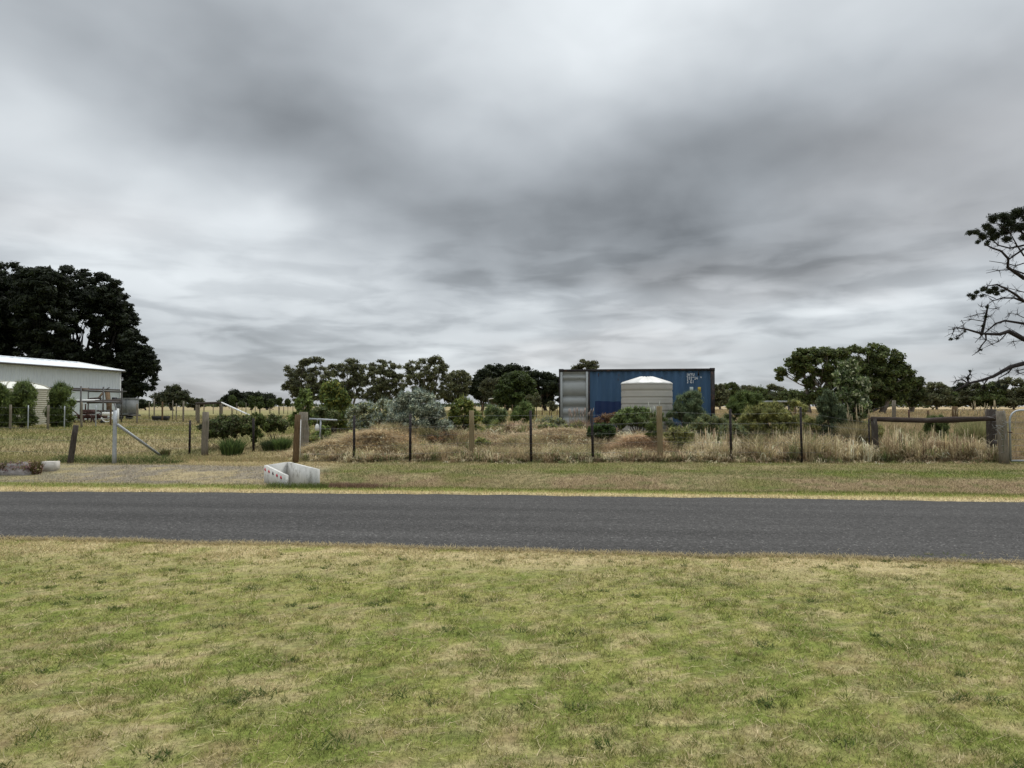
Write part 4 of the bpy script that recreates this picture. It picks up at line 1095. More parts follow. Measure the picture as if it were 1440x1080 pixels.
YF = 20.35
fence('wire_fence', 'post and wire fence along the front of the garden bed', [
    (416, 20.2, 583, 'brownwood', .085, 3, 'thick brown gateway post leaning slightly'),
    (498, YF, 584, 'picket', .033, 0, None), (577, YF, 582, 'picket', .033, 0, None),
    (664, 20.9, 577, 'treated', .078, -1, 'grey timber post beside the golden shrub'),
    (747, YF, 577, 'picket', .033, -1, None), (834, YF, 577, 'picket', .033, -2, None),
    (928, 20.5, 571, 'treated', .085, -1, 'pale round timber post in front of the tank'),
    (1028, 20.5, 575, 'picket', .033, -1, None), (1127, 20.2, 572, 'picket', .030, -1, None),
    (1222, 21.0, 589, 'picket', .022, 0, None)], (.18, .36, .54, .72, .9), mesh=(0, 9, .05, .7, 6, .3))
fence('wire_fence', 'short run of wire fence from the galvanised post to the gateway', [
    (162, 19.6, 577, 'galv', .055, 0, 'galvanised steel gate post'),
    (267, 22.4, 591, 'picket', .033, 0, None), (289, 22.0, 579, 'greywood', .10, 0, 'thick grey timber gateway post')], (.2, .45, .7, .9), mesh=(0, 2, .05, .75, 5, .3))
# stay of the galvanised post
a = P(165, 597, 19.6); b = gp(231, 21.4)
g = G(); g.tube([a, Vector((b.x, b.y, b.z + .02))], .038, 10)
tag(g.build('fence_stay', M['galv'], origin=b), 'galvanised pipe stay leaning down right of the steel post', 'fence stay')
# leaning dark post with its wire going left
fence('wire_fence', 'old wire fence at the far left with a leaning dark post', [
    (99, 19.4, 598, 'darkwood', .075, 8, 'dark mossy timber post leaning right'),
    (-70, 20.5, 590, 'darkwood', .07, 0, None)], (.3, .6, .88))
# inner gateway posts
b = gp(428, 23.0)
tag(post_mesh((b.x, b.y, b.z - .1), P(427, 579, 23.0), .155, 12).build('gateway_post', M['greywood'], origin=b), 'very thick grey timber post behind the brown gateway post', 'post')
g = G(); q0 = gp(422.5, 20.9); g.tube([q0, P(423, 590, 20.9)], .012, 6)
tag(g.build('conduit', M['white'], origin=q0), 'thin white conduit standing between the two gateway posts', 'conduit')
# tap rail
b = gp(450, 24.2)
t = thing('garden_rail', 'grey T shaped pipe rail behind the thick gateway post', 'rail', b)
g = G(); g.tube([P(435, 589, 24.2), P(474, 591, 24.2)], .030, 8); g.build('top_rail', M['galv'], t)
g = G(); g.tube([b, P(451, 591, 24.2)], .028, 8); g.build('post', M['galv'], t)
q = P(446, 602, 24.15); g = G(); g.lathe([(0, .0), (.07, .01), (.08, .10), (.06, .2), (.025, .24), (0, .245)], (q.x, q.y, q.z - .1), 14)
g.tube([(q.x, q.y, q.z + .14), (q.x, q.y, P(446, 589, 24.2).z)], .004, 4)
tag(g.build('hanging_bottle', M['white'], origin=q), 'small white plastic bottle hanging from the pipe rail', 'bottle')
# young crown of second picket in the gateway
b = gp(357, 22.9)
tag(picket_mesh(b - Vector((0, 0, .1)), P(356, 588, 22.9), .066).build('star_picket', M['picket'], origin=b), 'dark steel picket wrapped by the loose creeper', 'picket')

# timber rail stay at the right (H frame)
b = gp(1232, 20.9)
t = thing('timber_rail', 'dark weathered timber rail running to the strainer posts', 'fence rail', b)
post_mesh(gp(1232, 20.9) - Vector((0, 0, .1)), P(1229, 588, 20.9), .095, 10, .15).build('post', M['darkwood'], t)
g = G(); pr = [P(x, y, 20.9 - k * .05) for k, (x, y) in enumerate([(1225, 589), (1260, 590.5), (1300, 591.5), (1340, 590), (1375, 589), (1402, 588)])]
g.tube(pr, [.07, .075, .07, .085, .07, .07], 8, .25); g.build('rail', M['darkrail'], t)
b = gp(1393, 21.0); tag(post_mesh(b - Vector((0, 0, .1)), P(1394, 575, 21.0), .14, 10, .15).build('strainer_post', M['darkwood'], origin=b), 'broad dark strainer post where the timber rail ends', 'post', 'strainer posts')
b = gp(1411, 19.9); tag(post_mesh(b - Vector((0, 0, .1)), P(1407, 578, 19.9), .13, 10, .12).build('strainer_post', M['greywood'], origin=b), 'pale grey strainer post next to the tube gate', 'post', 'strainer posts')
g = G(); g.tube([P(1399, 622, 20.6), P(1383, 640, 21.3), gp(1376, 21.5)], .08, 8, .2)
b = gp(1376, 21.5); tag(g.build('timber_stay', M['darkwood'], origin=b), 'dark slanting timber prop under the strainer post', 'prop')
g = G()
for k in range(7):
    zz = 582 + k * 9
    g.tube([P(1396, zz + 2, 20.8), P(1409, zz, 19.75), P(1418, zz + random.uniform(-3, 3), 19.85)], .004, 4)
for k in range(12):
    q = P(random.uniform(1395, 1415), random.uniform(578, 620), 19.75)
    g.tube([q, q + Vector((random.uniform(-.3, .3), -.03, random.uniform(-.25, .2)))], .0035, 4)
tag(g.build('loose_wire', M['galv'], origin=gp(1405, 20.2)), 'tangle of loose fence wire around the strainer posts', 'wire')
# tube gate
b = gp(1418, 19.9)
t = thing('tube_gate', 'galvanised tube gate with wire infill at the right edge', 'gate', b)
zt, zb = P(1418, 577, 19.9).z, b.z + .08
x0, x1 = b.x + .03, b.x + 3.7
g = G(); arc = [(x0, 19.9, zb), (x0, 19.9, zt - .28)] + [(x0 + .28 * (1 - math.cos(a_)), 19.9, zt - .28 + .28 * math.sin(a_)) for a_ in (R(22), R(45), R(68), R(90))] + [(x1, 19.9, zt), (x1, 19.9, zb), (x0, 19.9, zb)]
g.tube(arc, .026, 8); g.build('frame', M['galv'], t)
for k in range(1, 4):
    g = G(); xx = x0 + (x1 - x0) * k / 8 if k < 3 else x0 + (x1 - x0) * .62
    g.tube([(xx, 19.9, zb), (xx, 19.9, zt)], .014, 6); g.build('brace', M['rust'], t)
g = G()
for k in range(8):
    z = zb + (zt - zb) * (k + .6) / 8.6; g.tube([(x0, 19.89, z), (x1, 19.89, z)], .004, 4)
for k in range(12):
    xx = x0 + (x1 - x0) * (k + .5) / 12; g.tube([(xx, 19.885, zb), (xx, 19.885, zt)], .003, 4)
g.build('wire_infill', M['wire'], t)
g = G(); g.tube([(x0 - .16, 19.86, zt - .6), (x0 + .04, 19.86, zt - .62)], .014, 5); g.build('latch', M['rust'], t)

# inner fences, left yard
def many_posts(name, label, spec, wires=(.3, .6, .9)):
    return fence(name, label, [(px, D, ty, kd, r, 0, None) for px, D, ty, kd, r in spec], wires)


many_posts('wire_fence', 'wire fence in front of the shed bushes and pipe rack', [
    (-30, 33, 570, 'greywood', .05), (15, 33.2, 569, 'greywood', .055), (40, 33.6, 570, 'galv', .025), (68, 33.2, 569.5, 'greywood', .055), (91, 34.6, 571, 'galv', .025),
    (115, 35.5, 565, 'greywood', .05), (135, 38, 570, 'galv', .03), (156, 40.5, 567, 'brownwood', .05), (193, 44, 568, 'greywood', .05)])
many_posts('wire_fence', 'wire fence crossing the paddock past the black trough', [
    (210, 60, 565, 'greywood', .04), (217, 56, 561, 'greywood', .05), (228.5, 50, 565, 'brownwood', .06), (243, 58, 563, 'greywood', .04),
    (248, 52, 567, 'greywood', .04), (258, 48, 564, 'greywood', .06), (276, 52, 566, 'greywood', .05), (287, 60, 565, 'greywood', .045)])
ff = [(300 + i * 11 + (i % 3) * 2, 100 + (i % 2), 566.5, 'greywood', .055) for i in range(13)]
many_posts('wire_fence', 'distant post and wire fence along the left horizon', ff, (.5, .9))
ff = [(668 + i * 10.5, 74 + .3 * (i % 2), 569, 'brownwood', .05) for i in range(12)]
many_posts('wire_fence', 'distant post and wire fence below the round green tree', ff, (.5, .9))
many_posts('wire_fence', 'old wire fence in front of the golden paddock at right', [
    (1118, 36, 573, 'brownwood', .045), (1180, 36, 572, 'greywood', .05), (1222, 30, 574, 'rust', .03), (1257, 33, 563, 'greywood', .09), (1278, 32, 576, 'rust', .035), (1305, 32, 577, 'brownwood', .05),
    (1343, 29, 571.5, 'brownwood', .12), (1386, 31, 575, 'greywood', .05), (1450, 31, 575, 'greywood', .05)], (.4, .65, .9))

# timber rail frame with white brace in left paddock
b = gp(278, 44)
t = thing('rail_frame', 'timber rail on two posts with a long pale brace in the left paddock', 'fence end', b)
for px in (279, 310.5):
    post_mesh(gp(px, 44), P(px, 566, 44), .085).build('post', M['greywood'], t)
g = G(); g.tube([P(275, 567.5, 43.8), P(313, 566.3, 43.8)], .075, 8, .1); g.build('rail', M['darkwood'], t)
g = G(); g.tube([P(312, 566.3, 43.6), P(352, 584.5, 40.5)], .05, 8); g.build('brace', M['white'], t)

# black trough
b = gp(226.5, 52)
t = thing('water_trough', 'black plastic stock trough behind the paddock fence', 'trough', b)
g = G(); w, d, h = .46, .28, .36
V = [(-w, -d, 0), (w, -d, 0), (w, d, 0), (-w, d, 0), (-w - .07, -d - .05, h), (w + .07, -d - .05, h), (w + .07, d + .05, h), (-w - .07, d + .05, h),
     (-w, -d + .02, h - .001), (w, -d + .02, h - .001), (w, d - .02, h - .001), (-w, d - .02, h - .001), (-w + .05, -d + .05, .08), (w - .05, -d + .05, .08), (w - .05, d - .05, .08), (-w + .05, d - .05, .08)]
g.add(np.array(V) + np.array(b), [(0, 3, 2, 1), (0, 1, 5, 4), (1, 2, 6, 5), (2, 3, 7, 6), (3, 0, 4, 7), (4, 5, 9, 8), (5, 6, 10, 9), (6, 7, 11, 10), (7, 4, 8, 11), (8, 9, 13, 12), (9, 10, 14, 13), (10, 11, 15, 14), (11, 8, 12, 15), (12, 13, 14, 15)])
g.build('basin', M['black'], t)

# ------------------------------------------------------------------ shed
C0 = np.array([-32.5, 59.0]); ud = np.array([-.146, -.989]); wd_ = np.array([-.989, .146])
LEN, WID = 26.0, 8.2; zb = .4; ze = 4.5; zr = 5.18
t = thing('farm_shed', 'long pale grey ribbed steel farm shed with a low white roof', 'shed', (C0[0], C0[1], zb))


def sw(a, w, z): p = C0 + ud * a + wd_ * w; return (p[0], p[1], z)


def ribbed(g, a0, a1, z0, z1, w=0.0, pitch=.32, dep=.035):
    n = int((a1 - a0) / pitch); V = []
    for i in range(n):
        a = a0 + i * pitch
        for da, dw in ((0, 0), (pitch * .62, 0), (pitch * .7, -dep), (pitch * .92, -dep)):
            V.append((a + da, w + dw))
    V.append((a1, w))
    pts = [sw(a, ww, z0) for a, ww in V] + [sw(a, ww, z1) for a, ww in V]; m = len(V)
    g.add(pts, [(i, i + 1, m + i + 1, m + i) for i in range(m - 1)])


g = G(); ribbed(g, 0, LEN, 2.95, ze)
ribs = g
# end gables
g.add([sw(0, 0, zb), sw(0, WID, zb), sw(0, WID, ze), sw(0, WID / 2, zr), sw(0, 0, ze)], [(0, 1, 2, 4)], [(4, 2, 3)])
g.add([sw(LEN, 0, zb), sw(LEN, WID, zb), sw(LEN, WID, ze), sw(LEN, WID / 2, zr), sw(LEN, 0, ze)], [(0, 4, 2, 1)], [(4, 3, 2)])
g.add([sw(0, WID, zb), sw(LEN, WID, zb), sw(LEN, WID, ze), sw(0, WID, ze)], [(0, 1, 2, 3)])
g.build('wall', M['shedwall'], t)
g = G(); ribbed(g, .01, LEN, zb - .1, 2.93, .06, .5, .012)
g.build('lower_wall', M['shedlower'], t)
g = G(); p0, p1 = sw(-.02, -.05, 2.94), sw(LEN, -.05, 2.94); g.tube([p0, p1], .045, 4); g.build('flashing', M['oldsteel'], t)
for s_ in (0, 1):
    g = G(); w0, w1 = (-.25, WID / 2) if s_ == 0 else (WID + .25, WID / 2)
    n = int(LEN / .7); V = []
    for i in range(n + 1):
        a = -.15 + (LEN + .3) * i / n
        V += [(a, 0), (a + .08, .035), (a + .14, 0)]
    zl = ze + .01; zh = zr + .05
    pts = [sw(a, w0, zl + dz) for a, dz in V] + [sw(a, w1, zh + dz) for a, dz in V]; m = len(V)
    g.add(pts, [(i, i + 1, m + i + 1, m + i) for i in range(m - 1)]); g.build('roof_sheet', M['shedroof'], t)
g = G(); g.tube([sw(-.15, WID / 2, zr + .08), sw(LEN + .15, WID / 2, zr + .08)], .07, 6); g.build('ridge_cap', M['shedroof'], t)
g = G(); g.tube([sw(-.15, -.30, ze - .03), sw(LEN + .15, -.30, ze - .03)], .075, 6); g.build('gutter', M['oldsteel'], t)
g = G(); g.tube([sw(-.15, -.26, ze + .03), sw(-.15, WID / 2, zr + .09), sw(-.15, WID + .26, ze + .03)], .06, 4); g.build('barge_cap', M['white'], t)
g = G(); g.tube([sw(.12, -.09, ze - .1), sw(.12, -.09, zb)], .045, 8); g.build('downpipe', M['white'], t)

# cream tank
b = gp(14, 42); rT = 2.1
t = thing('rainwater_tank', 'wide cream ribbed rainwater tank with a domed roof beside the shed', 'water tank', (b.x, b.y, b.z))
g = G(); prof = [(rT, 0)]; z = .0
while z < 2.08:
    prof += [(rT + .012, z + .02), (rT + .012, z + .06), (rT - .02, z + .08), (rT - .02, z + .10)]; z += .12
prof += [(rT, 2.12)]
g.lathe(prof, b, 56); g.build('wall', M['cream'], t, smooth=False)
g = G(); g.lathe([(rT + .03, 2.12), (rT * .85, 2.30), (rT * .55, 2.46), (rT * .2, 2.54), (0.01, 2.55)], b, 48); g.build('roof', M['creamroof'], t, smooth=True)
for k in range(10):
    a = k * .628 + .2; g = G()
    g.tube([(b.x + r * math.cos(a), b.y + r * math.sin(a), b.z + z_ + .02) for r, z_ in ((rT + .02, 2.12), (rT * .85, 2.30), (rT * .55, 2.46), (rT * .2, 2.54))], .035, 5); g.build('roof_rib', M['creamrib'], t)

# pipe rack
RD = 47.0
b = gp(103, RD)
t = thing('storage_rack', 'open steel storage rack of posts and beams beside the shed', 'rack', b)
for px, ty, D, w in ((113.5, 543, 45, .07), (124, 545, 49, .06), (145, 544, 46, .07), (150.5, 550, 51, .06), (171, 546, 47, .07)):
    g = G(); q = gp(px, D); tp = P(px, ty, D); g.box(((q.x), q.y, (q.z + tp.z) / 2), (w, w, tp.z - q.z)); g.build('upright', M['oldsteel'], t)
for pts in ([(102, 548.5, 45.5), (172, 551, 47)], [(102, 564.5, 45.5), (172, 566, 47)], [(124, 550, 49), (171, 551, 51)], [(124, 565, 49), (171, 566.5, 51)], [(118, 578, 49), (171, 577.5, 48)]):
    g = G(); a, c = P(*pts[0]), P(*pts[1]); g.tube([a, c], .06, 4); g.build('beam', M['oldsteel'], t)
# things lying on the rack
def lying(name, label, cat, pts, r, m_, sides=6):
    g = G(); g.tube([P(*p) for p in pts], r, sides); q = P(*pts[0]); tag(g.build(name, M[m_], origin=q), label, cat)


lying('steel_pipe', 'long dark pipe on the top shelf of the rack', 'pipe', [(100, 547.6, 46.4), (140, 548.4, 47.0)], .05, 'rust')
lying('steel_pipe', 'short pipe poking up from the top shelf of the rack', 'pipe', [(146, 549.6, 48), (154, 544.8, 48)], .035, 'oldsteel')
lying('timber_plank', 'brown plank along the top shelf of the rack', 'plank', [(114, 546.6, 45.6), (126, 548.2, 47)], .06, 'brownwood', 4)
lying('timber_plank', 'pale plank lying on the middle shelf of the rack', 'plank', [(104, 563.6, 46.2), (140, 562.6, 47.5)], .06, 'white', 4)
lying('timber_plank', 'long dark plank stack on the middle shelf', 'plank', [(122, 565, 47.0), (170, 564, 48)], .12, 'darkwood', 4)
lying('timber_plank', 'leaning board propped between middle and top shelf', 'plank', [(137, 562, 48), (145, 552, 48.4)], .07, 'brownwood', 4)
lying('timber_plank', 'wide board standing behind the rack', 'plank', [(154, 578, 49), (151, 552, 50)], .16, 'brownwood', 4)
lying('timber_plank', 'thin pole leaning at the right end of the rack', 'plank', [(168, 587, 48), (160, 565, 49)], .05, 'oldsteel', 4)
lying('steel_pipe', 'bent thin pipe sticking out at the right end of the top shelf', 'pipe', [(150, 549.8, 47), (178, 550.6, 47)], .04, 'oldsteel')
lying('timber_plank', 'short dark offcuts heaped on the middle shelf near its centre', 'plank', [(126, 561.5, 47.5), (142, 560.2, 47.6)], .10, 'darkwood', 5)
lying('steel_drum', 'dark round bundle on the middle shelf, at its right end', 'bundle', [(158, 561.5, 48), (164, 561.5, 48.2)], .14, 'black', 10)
# old machinery under the rack
b = gp(130, 46.5)
t = thing('old_machine', 'rusty red brown farm machine parked under the rack', 'farm machine', b)
g = G()
g.box((b.x, b.y, b.z + .42), (1.5, .8, .22)); g.box((b.x - .3, b.y, b.z + .72), (.7, .6, .32)); g.tube([(b.x + .9, b.y - .2, b.z + .3), (b.x + 1.6, b.y - .3, b.z + .35)], .05, 6)
for k in range(9):
    q = np.array([b.x + random.uniform(-.9, .9), b.y + random.uniform(-.4, .3), b.z + random.uniform(.2, .7)])
    g.tube([q, q + np.array([random.uniform(-.5, .5), random.uniform(-.2, .2), random.uniform(-.2, .4)])], .035, 5)
g.tube([(b.x - .45, b.y, b.z + .8), (b.x - .45, b.y, b.z + 1.25)], .04, 6)
g.build('chassis', M['rust'], t)
for sx_ in (-.65, .0, .65):
    g = G(); th = np.linspace(0, 6.2832, 17)
    g.tube([(b.x + sx_ + .27 * math.cos(a_), b.y - .5, b.z + .27 + .27 * math.sin(a_)) for a_ in th], .05, 6)
    for k in range(5):
        a_ = k * 1.2566; g.tube([(b.x + sx_, b.y - .5, b.z + .27), (b.x + sx_ + .27 * math.cos(a_), b.y - .5, b.z + .27 + .27 * math.sin(a_))], .018, 4)
    g.build('wheel', M['rust'], t)
b = gp(152, 44.5)
t = thing('wire_cage', 'white frame trolley with a curved rim beside the rusty machine', 'trolley', b)
g = G()
for p, s_ in (((0, 0, .62), (.5, .45, .22)), ((.62, 0, .5), (.10, .10, .9)), ((.0, 0, .30), (.9, .06, .06))): g.box((b.x + p[0], b.y + p[1], b.z + p[2]), s_)
th = np.linspace(3.3, 6.1, 10); g.tube([(b.x + .05 + .33 * math.cos(a_), b.y - .2, b.z + .45 + .33 * math.sin(a_)) for a_ in th], .035, 6)
g.build('frame', M['white'], t)
for sx_ in (-.35, .45):
    g = G(); g.tube([(b.x + sx_, b.y - .12, b.z + .1), (b.x + sx_, b.y + .12, b.z + .1)], .1, 12); g.build('wheel', M['black'], t)
# grey box trailer at the shed corner
b = gp(179, 57)
t = thing('box_trailer', 'grey box trailer parked past the shed corner', 'trailer', b)
g = G(); g.box((b.x, b.y, b.z + 1.05), (.98, 1.6, 1.25))
for k in range(6): g.box((b.x - .43 + k * .172, b.y - .83, b.z + 1.05), (.04, .06, 1.2))
g.box((b.x, b.y, b.z + 1.71), (1.08, 1.72, .06)); g.box((b.x, b.y - .84, b.z + .46), (1.04, .08, .08))
g.build('body', M['trailer'], t)
g = G(); g.box((b.x + .1, b.y, b.z + .36), (1.2, 1.5, .10)); g.tube([(b.x + .5, b.y - .6, b.z + .36), (b.x + 1.0, b.y - .9, b.z + .33)], .04, 6); g.build('chassis', M['oldsteel'], t)
for sy_ in (-.7, .7):
    g = G(); g.tube([(b.x - .2, b.y + sy_ - .08, b.z + .27), (b.x - .2, b.y + sy_ + .08, b.z + .27)], .27, 16); g.build('wheel', M['black'], t)

# ------------------------------------------------------------------ shipping container
LC, WC, HC = 6.06, 2.44, 2.59
cl = P(786, 519, 28.45); cz = cl.z - HC
ang = math.atan2(-.85, 6.06)
ca, sa = math.cos(ang), math.sin(ang)
ORG = np.array([cl.x, cl.y, cz])
t = thing('shipping_container', 'blue shipping container with one light grey door panel and dark rusty frame', 'shipping container', ORG)


def cw(x, y, z): return (ORG[0] + x * ca - y * sa, ORG[1] + x * sa + y * ca, ORG[2] + z)


def cbox(g, x0, x1, y0, y1, z0, z1):
    V = [cw(x, y, z) for x in (x0, x1) for y in (y0, y1) for z in (z0, z1)]
    g.add(V, [(0, 1, 3, 2), (4, 6, 7, 5), (0, 4, 5, 1), (2, 3, 7, 6), (0, 2, 6, 4), (1, 5, 7, 3)])


def wave(x0, x1, pitch=.278, dep=.05):
    out = []; x = x0; 
    prof = ((0, 0), (.26, 0), (.5, 1), (.76, 1))
    while x < x1 - 1e-6:
        for f, d in prof:
            if x + f * pitch < x1: out.append((x + f * pitch, d * dep))
        x += pitch
    out.append((x1, 0)); return out


XD = 1.16
g = G(); V = wave(XD + .06, LC - .15)
m = len(V)
g.add([cw(x, .03 + d, .16) for x, d in V] + [cw(x, .03 + d, HC - .10) for x, d in V], [(i, i + 1, m + i + 1, m + i) for i in range(m - 1)])
g.build('side_wall', M['blue'], t)
g = G(); V = [v_ for v_ in wave(XD + .06, LC - .15) if XD + .25 < v_[0] < 3.6]; m = len(V)
def cut(x): return 1.30 + .012 * math.sin(x * 5) + .008 * math.sin(x * 17)
g.add([cw(x, .026 + d, .18) for x, d in V] + [cw(x, .026 + d, cut(x)) for x, d in V], [(i, i + 1, m + i + 1, m + i) for i in range(m - 1)])
g.build('repainted_patch', M['navy'], t)
g = G()
cbox(g, .12, LC - .12, WC - .06, WC - .02, .14, HC - .08); cbox(g, LC - .09, LC - .05, .1, WC - .1, .14, HC - .08); cbox(g, .05, .09, .1, WC - .1, .14, HC - .08)
g.build('rear_walls', M['blue'], t)
g = G(); V = wave(.12, LC - .12, .30, .02); m = len(V)
g.add([cw(x, .04, HC - .035 + d) for x, d in V] + [cw(x, WC - .04, HC - .035 + d) for x, d in V], [(i, i + 1, m + i + 1, m + i) for i in range(m - 1)]); g.build('roof', M['contdark'], t)
g = G(); cbox(g, .15, LC - .15, -.008, .06, HC - .105, HC - .015); g.build('top_rail', M['contdark'], t)
g = G(); cbox(g, .15, LC - .15, -.008, .06, .0, .155); g.build('bottom_rail', M['contdark'], t)
for x0_, x1_ in ((0, .15), (LC - .17, LC)):
    for y0_, y1_ in ((-.01, .15), (WC - .15, WC + .01)):
        if x0_ == 0 and y0_ < 0: continue
        g = G(); cbox(g, x0_ + .01, x1_ - .005, y0_, y1_, .12, HC - .12); g.build('corner_post', M['contdark'], t)
g = G(); cbox(g, .0, .055, -.01, .15, .12, HC - .12); g.build('corner_post', M['contdark'], t)
for x0_ in (-.004, LC - .176):
    for y0_ in (-.014, WC - .152):
        for z0_ in (0, HC - .118):
            g = G(); cbox(g, x0_, x0_ + .18, y0_, y0_ + .166, z0_, z0_ + .122); g.build('corner_casting', M['contdark'], t)
# grey door panel
g = G()
V = []; z = .16
segs = [(.16, 0), (.50, 0), (.53, 1), (.58, 1), (.62, 0), (.80, 0), (.83, 1), (.90, 1), (.94, 0), (1.10, 0), (1.14, 1), (1.22, 1), (1.26, 0), (1.72, 0), (1.76, 1), (1.82, 1), (1.86, 0), (1.98, 0), (2.02, 1), (2.12, 1), (2.16, 0), (2.30, 0), (2.34, 1), (2.40, 1), (2.44, 0), (2.47, 0)]
segs = [(.16, 0), (.60, 0), (.64, 1), (.74, 1), (.78, 0), (.98, 0), (1.02, 1), (1.12, 1), (1.16, 0), (1.40, 0), (1.44, 1), (1.54, 1), (1.58, 0), (2.02, 0), (2.06, 1), (2.16, 1), (2.20, 0), (2.30, 0), (2.34, 1), (2.42, 1), (2.45, 0), (2.48, 0)]
m = len(segs)
g.add([cw(.14, .03 + .06 * d, z_) for z_, d in segs] + [cw(XD - .07, .03 + .06 * d, z_) for z_, d in segs], [(i, m + i, m + i + 1, i + 1) for i in range(m - 1)])
g.build('door', M['contgrey'], t)
for x0_, x1_ in ((.055, .145), (XD - .085, XD)):
    g = G(); cbox(g, x0_, x1_, -.012, .05, .16, HC - .11); g.build('door_frame', M['contgrey'], t)
g = G(); cbox(g, XD + .003, XD + .07, -.006, .06, .155, HC - .106); g.build('door_jamb', M['contdark'], t)


def text(body, x, z, size, material, nm='lettering', y=-.012, sx=1):
    cu = bpy.data.curves.new(nm, 'FONT'); cu.body = body; cu.size = size; cu.extrude = .002; cu.offset = .004; cu.space_character = 1.25
    cu.materials.append(material)
    o = bpy.data.objects.new(nm, cu); COL.objects.link(o); o.parent = t
    w = Vector(cw(x, y, z)) - t.location
    me = bpy.data.meshes.new_from_object(o); bpy.data.objects.remove(o); bpy.data.curves.remove(cu)
    o = bpy.data.objects.new(nm, me); COL.objects.link(o); o.parent = t
    o.location = w; o.rotation_euler = (math.pi / 2, 0, ang); o.scale = (sx, 1, 1)
    return o


tx = 5.0
text('JAYU', tx, 2.285, .155, M['lettering'], sx=.72)
text('332924  9', tx, 2.145, .155, M['lettering'], sx=.72)
text('2 G1', tx, 2.005, .155, M['lettering'], sx=.72)
g = G(); cbox(g, 5.10, 5.24, -.002, .004, 1.665, 1.855); g.build('sticker', M['stickgrey'], t)
g = G(); cbox(g, 5.41, 5.53, -.002, .004, 1.665, 1.85); g.build('sticker', M['stickyellow'], t)
for k in range(16):
    x_ = random.choice([random.uniform(1.4, 5.7)]); z_ = random.choice([random.uniform(2.2, 2.44), random.uniform(.3, 2.3)]); h_ = random.uniform(.04, .16)
    g = G(); u_ = ((x_ - XD - .06) / .278) % 1
    if u_ > .24: x_ -= (u_ - .12) * .278
    cbox(g, x_, x_ + random.uniform(.012, .03), .026, .031, z_ - h_, z_); g.build('rust_streak', M['rust'], t)
g = G(); cbox(g, 5.42, 5.47, .0, .03, 2.30, 2.50); g.build('vent', M['black'], t)

# beige poly tank
YT = 26.0
b = gp(909.5, YT); b.z = P(909, 539.5, YT).z - 1.98
rT = .925
t = thing('water_tank', 'round beige poly water tank with a sky-brightened conical lid before the blue container', 'water tank', b)
g = G(); prof = [(rT - .02, -.2), (rT, 0)]
for k in range(7):
    z0_ = .06 + k * .245
    prof += [(rT, z0_), (rT, z0_ + .12), (rT - .004, z0_ + .145), (rT - .011, z0_ + .170), (rT - .012, z0_ + .19), (rT - .004, z0_ + .215), (rT + .003, z0_ + .236)]
prof += [(rT, 1.80), (rT, 1.95), (rT - .015, 1.99)]
g.lathe(prof, b, 72); g.build('wall', M['tank'], t, smooth=True)
g = G(); NS = 72; V = []
for r_, z_ in ((rT + .012, 1.955), (rT + .012, 1.985), (rT - .02, 2.005), (.60, 2.105), (.25, 2.215), (.22, 2.22), (.0, 2.225)):
    for k in range(NS):
        th = 2 * math.pi * k / NS
        rid = max(0, math.cos(th * 12)) ** 2 * .022 * (0.2 < r_ < rT - .01)
        V.append((b.x + r_ * math.cos(th), b.y + r_ * math.sin(th), b.z + z_ + rid))
g.add(V, [(i * NS + k, i * NS + (k + 1) % NS, (i + 1) * NS + (k + 1) % NS, (i + 1) * NS + k) for i in range(6) for k in range(NS)])
g.build('lid', M['tankroof_lit'], t, smooth=False)

# ------------------------------------------------------------------ concrete drain headwall
L_ = Vector((-5.30, 15.35, 0)); F_ = Vector((-4.56, 14.45, 0)); C_ = Vector((-4.93, 15.72, 0)); R_ = Vector((-3.95, 14.55, 0))
t = thing('drain_headwall', 'open pale concrete drain headwall with sloping wing walls beside the road', 'drain headwall', ((-4.6), 15.0, 0))


def wallseg(g, a, c, ha, hc, th=.07, zb=-.18):
    d = (c - a).normalized(); n_ = Vector((-d.y, d.x, 0)) * th / 2
    V = [a - n_, a + n_, c + n_, c - n_]
    g.add([(v.x, v.y, zb) for v in V] + [(V[0].x, V[0].y, ha), (V[1].x, V[1].y, ha), (V[2].x, V[2].y, hc), (V[3].x, V[3].y, hc)],
          [(0, 3, 2, 1), (4, 5, 6, 7), (0, 1, 5, 4), (1, 2, 6, 5), (2, 3, 7, 6), (3, 0, 4, 7)])


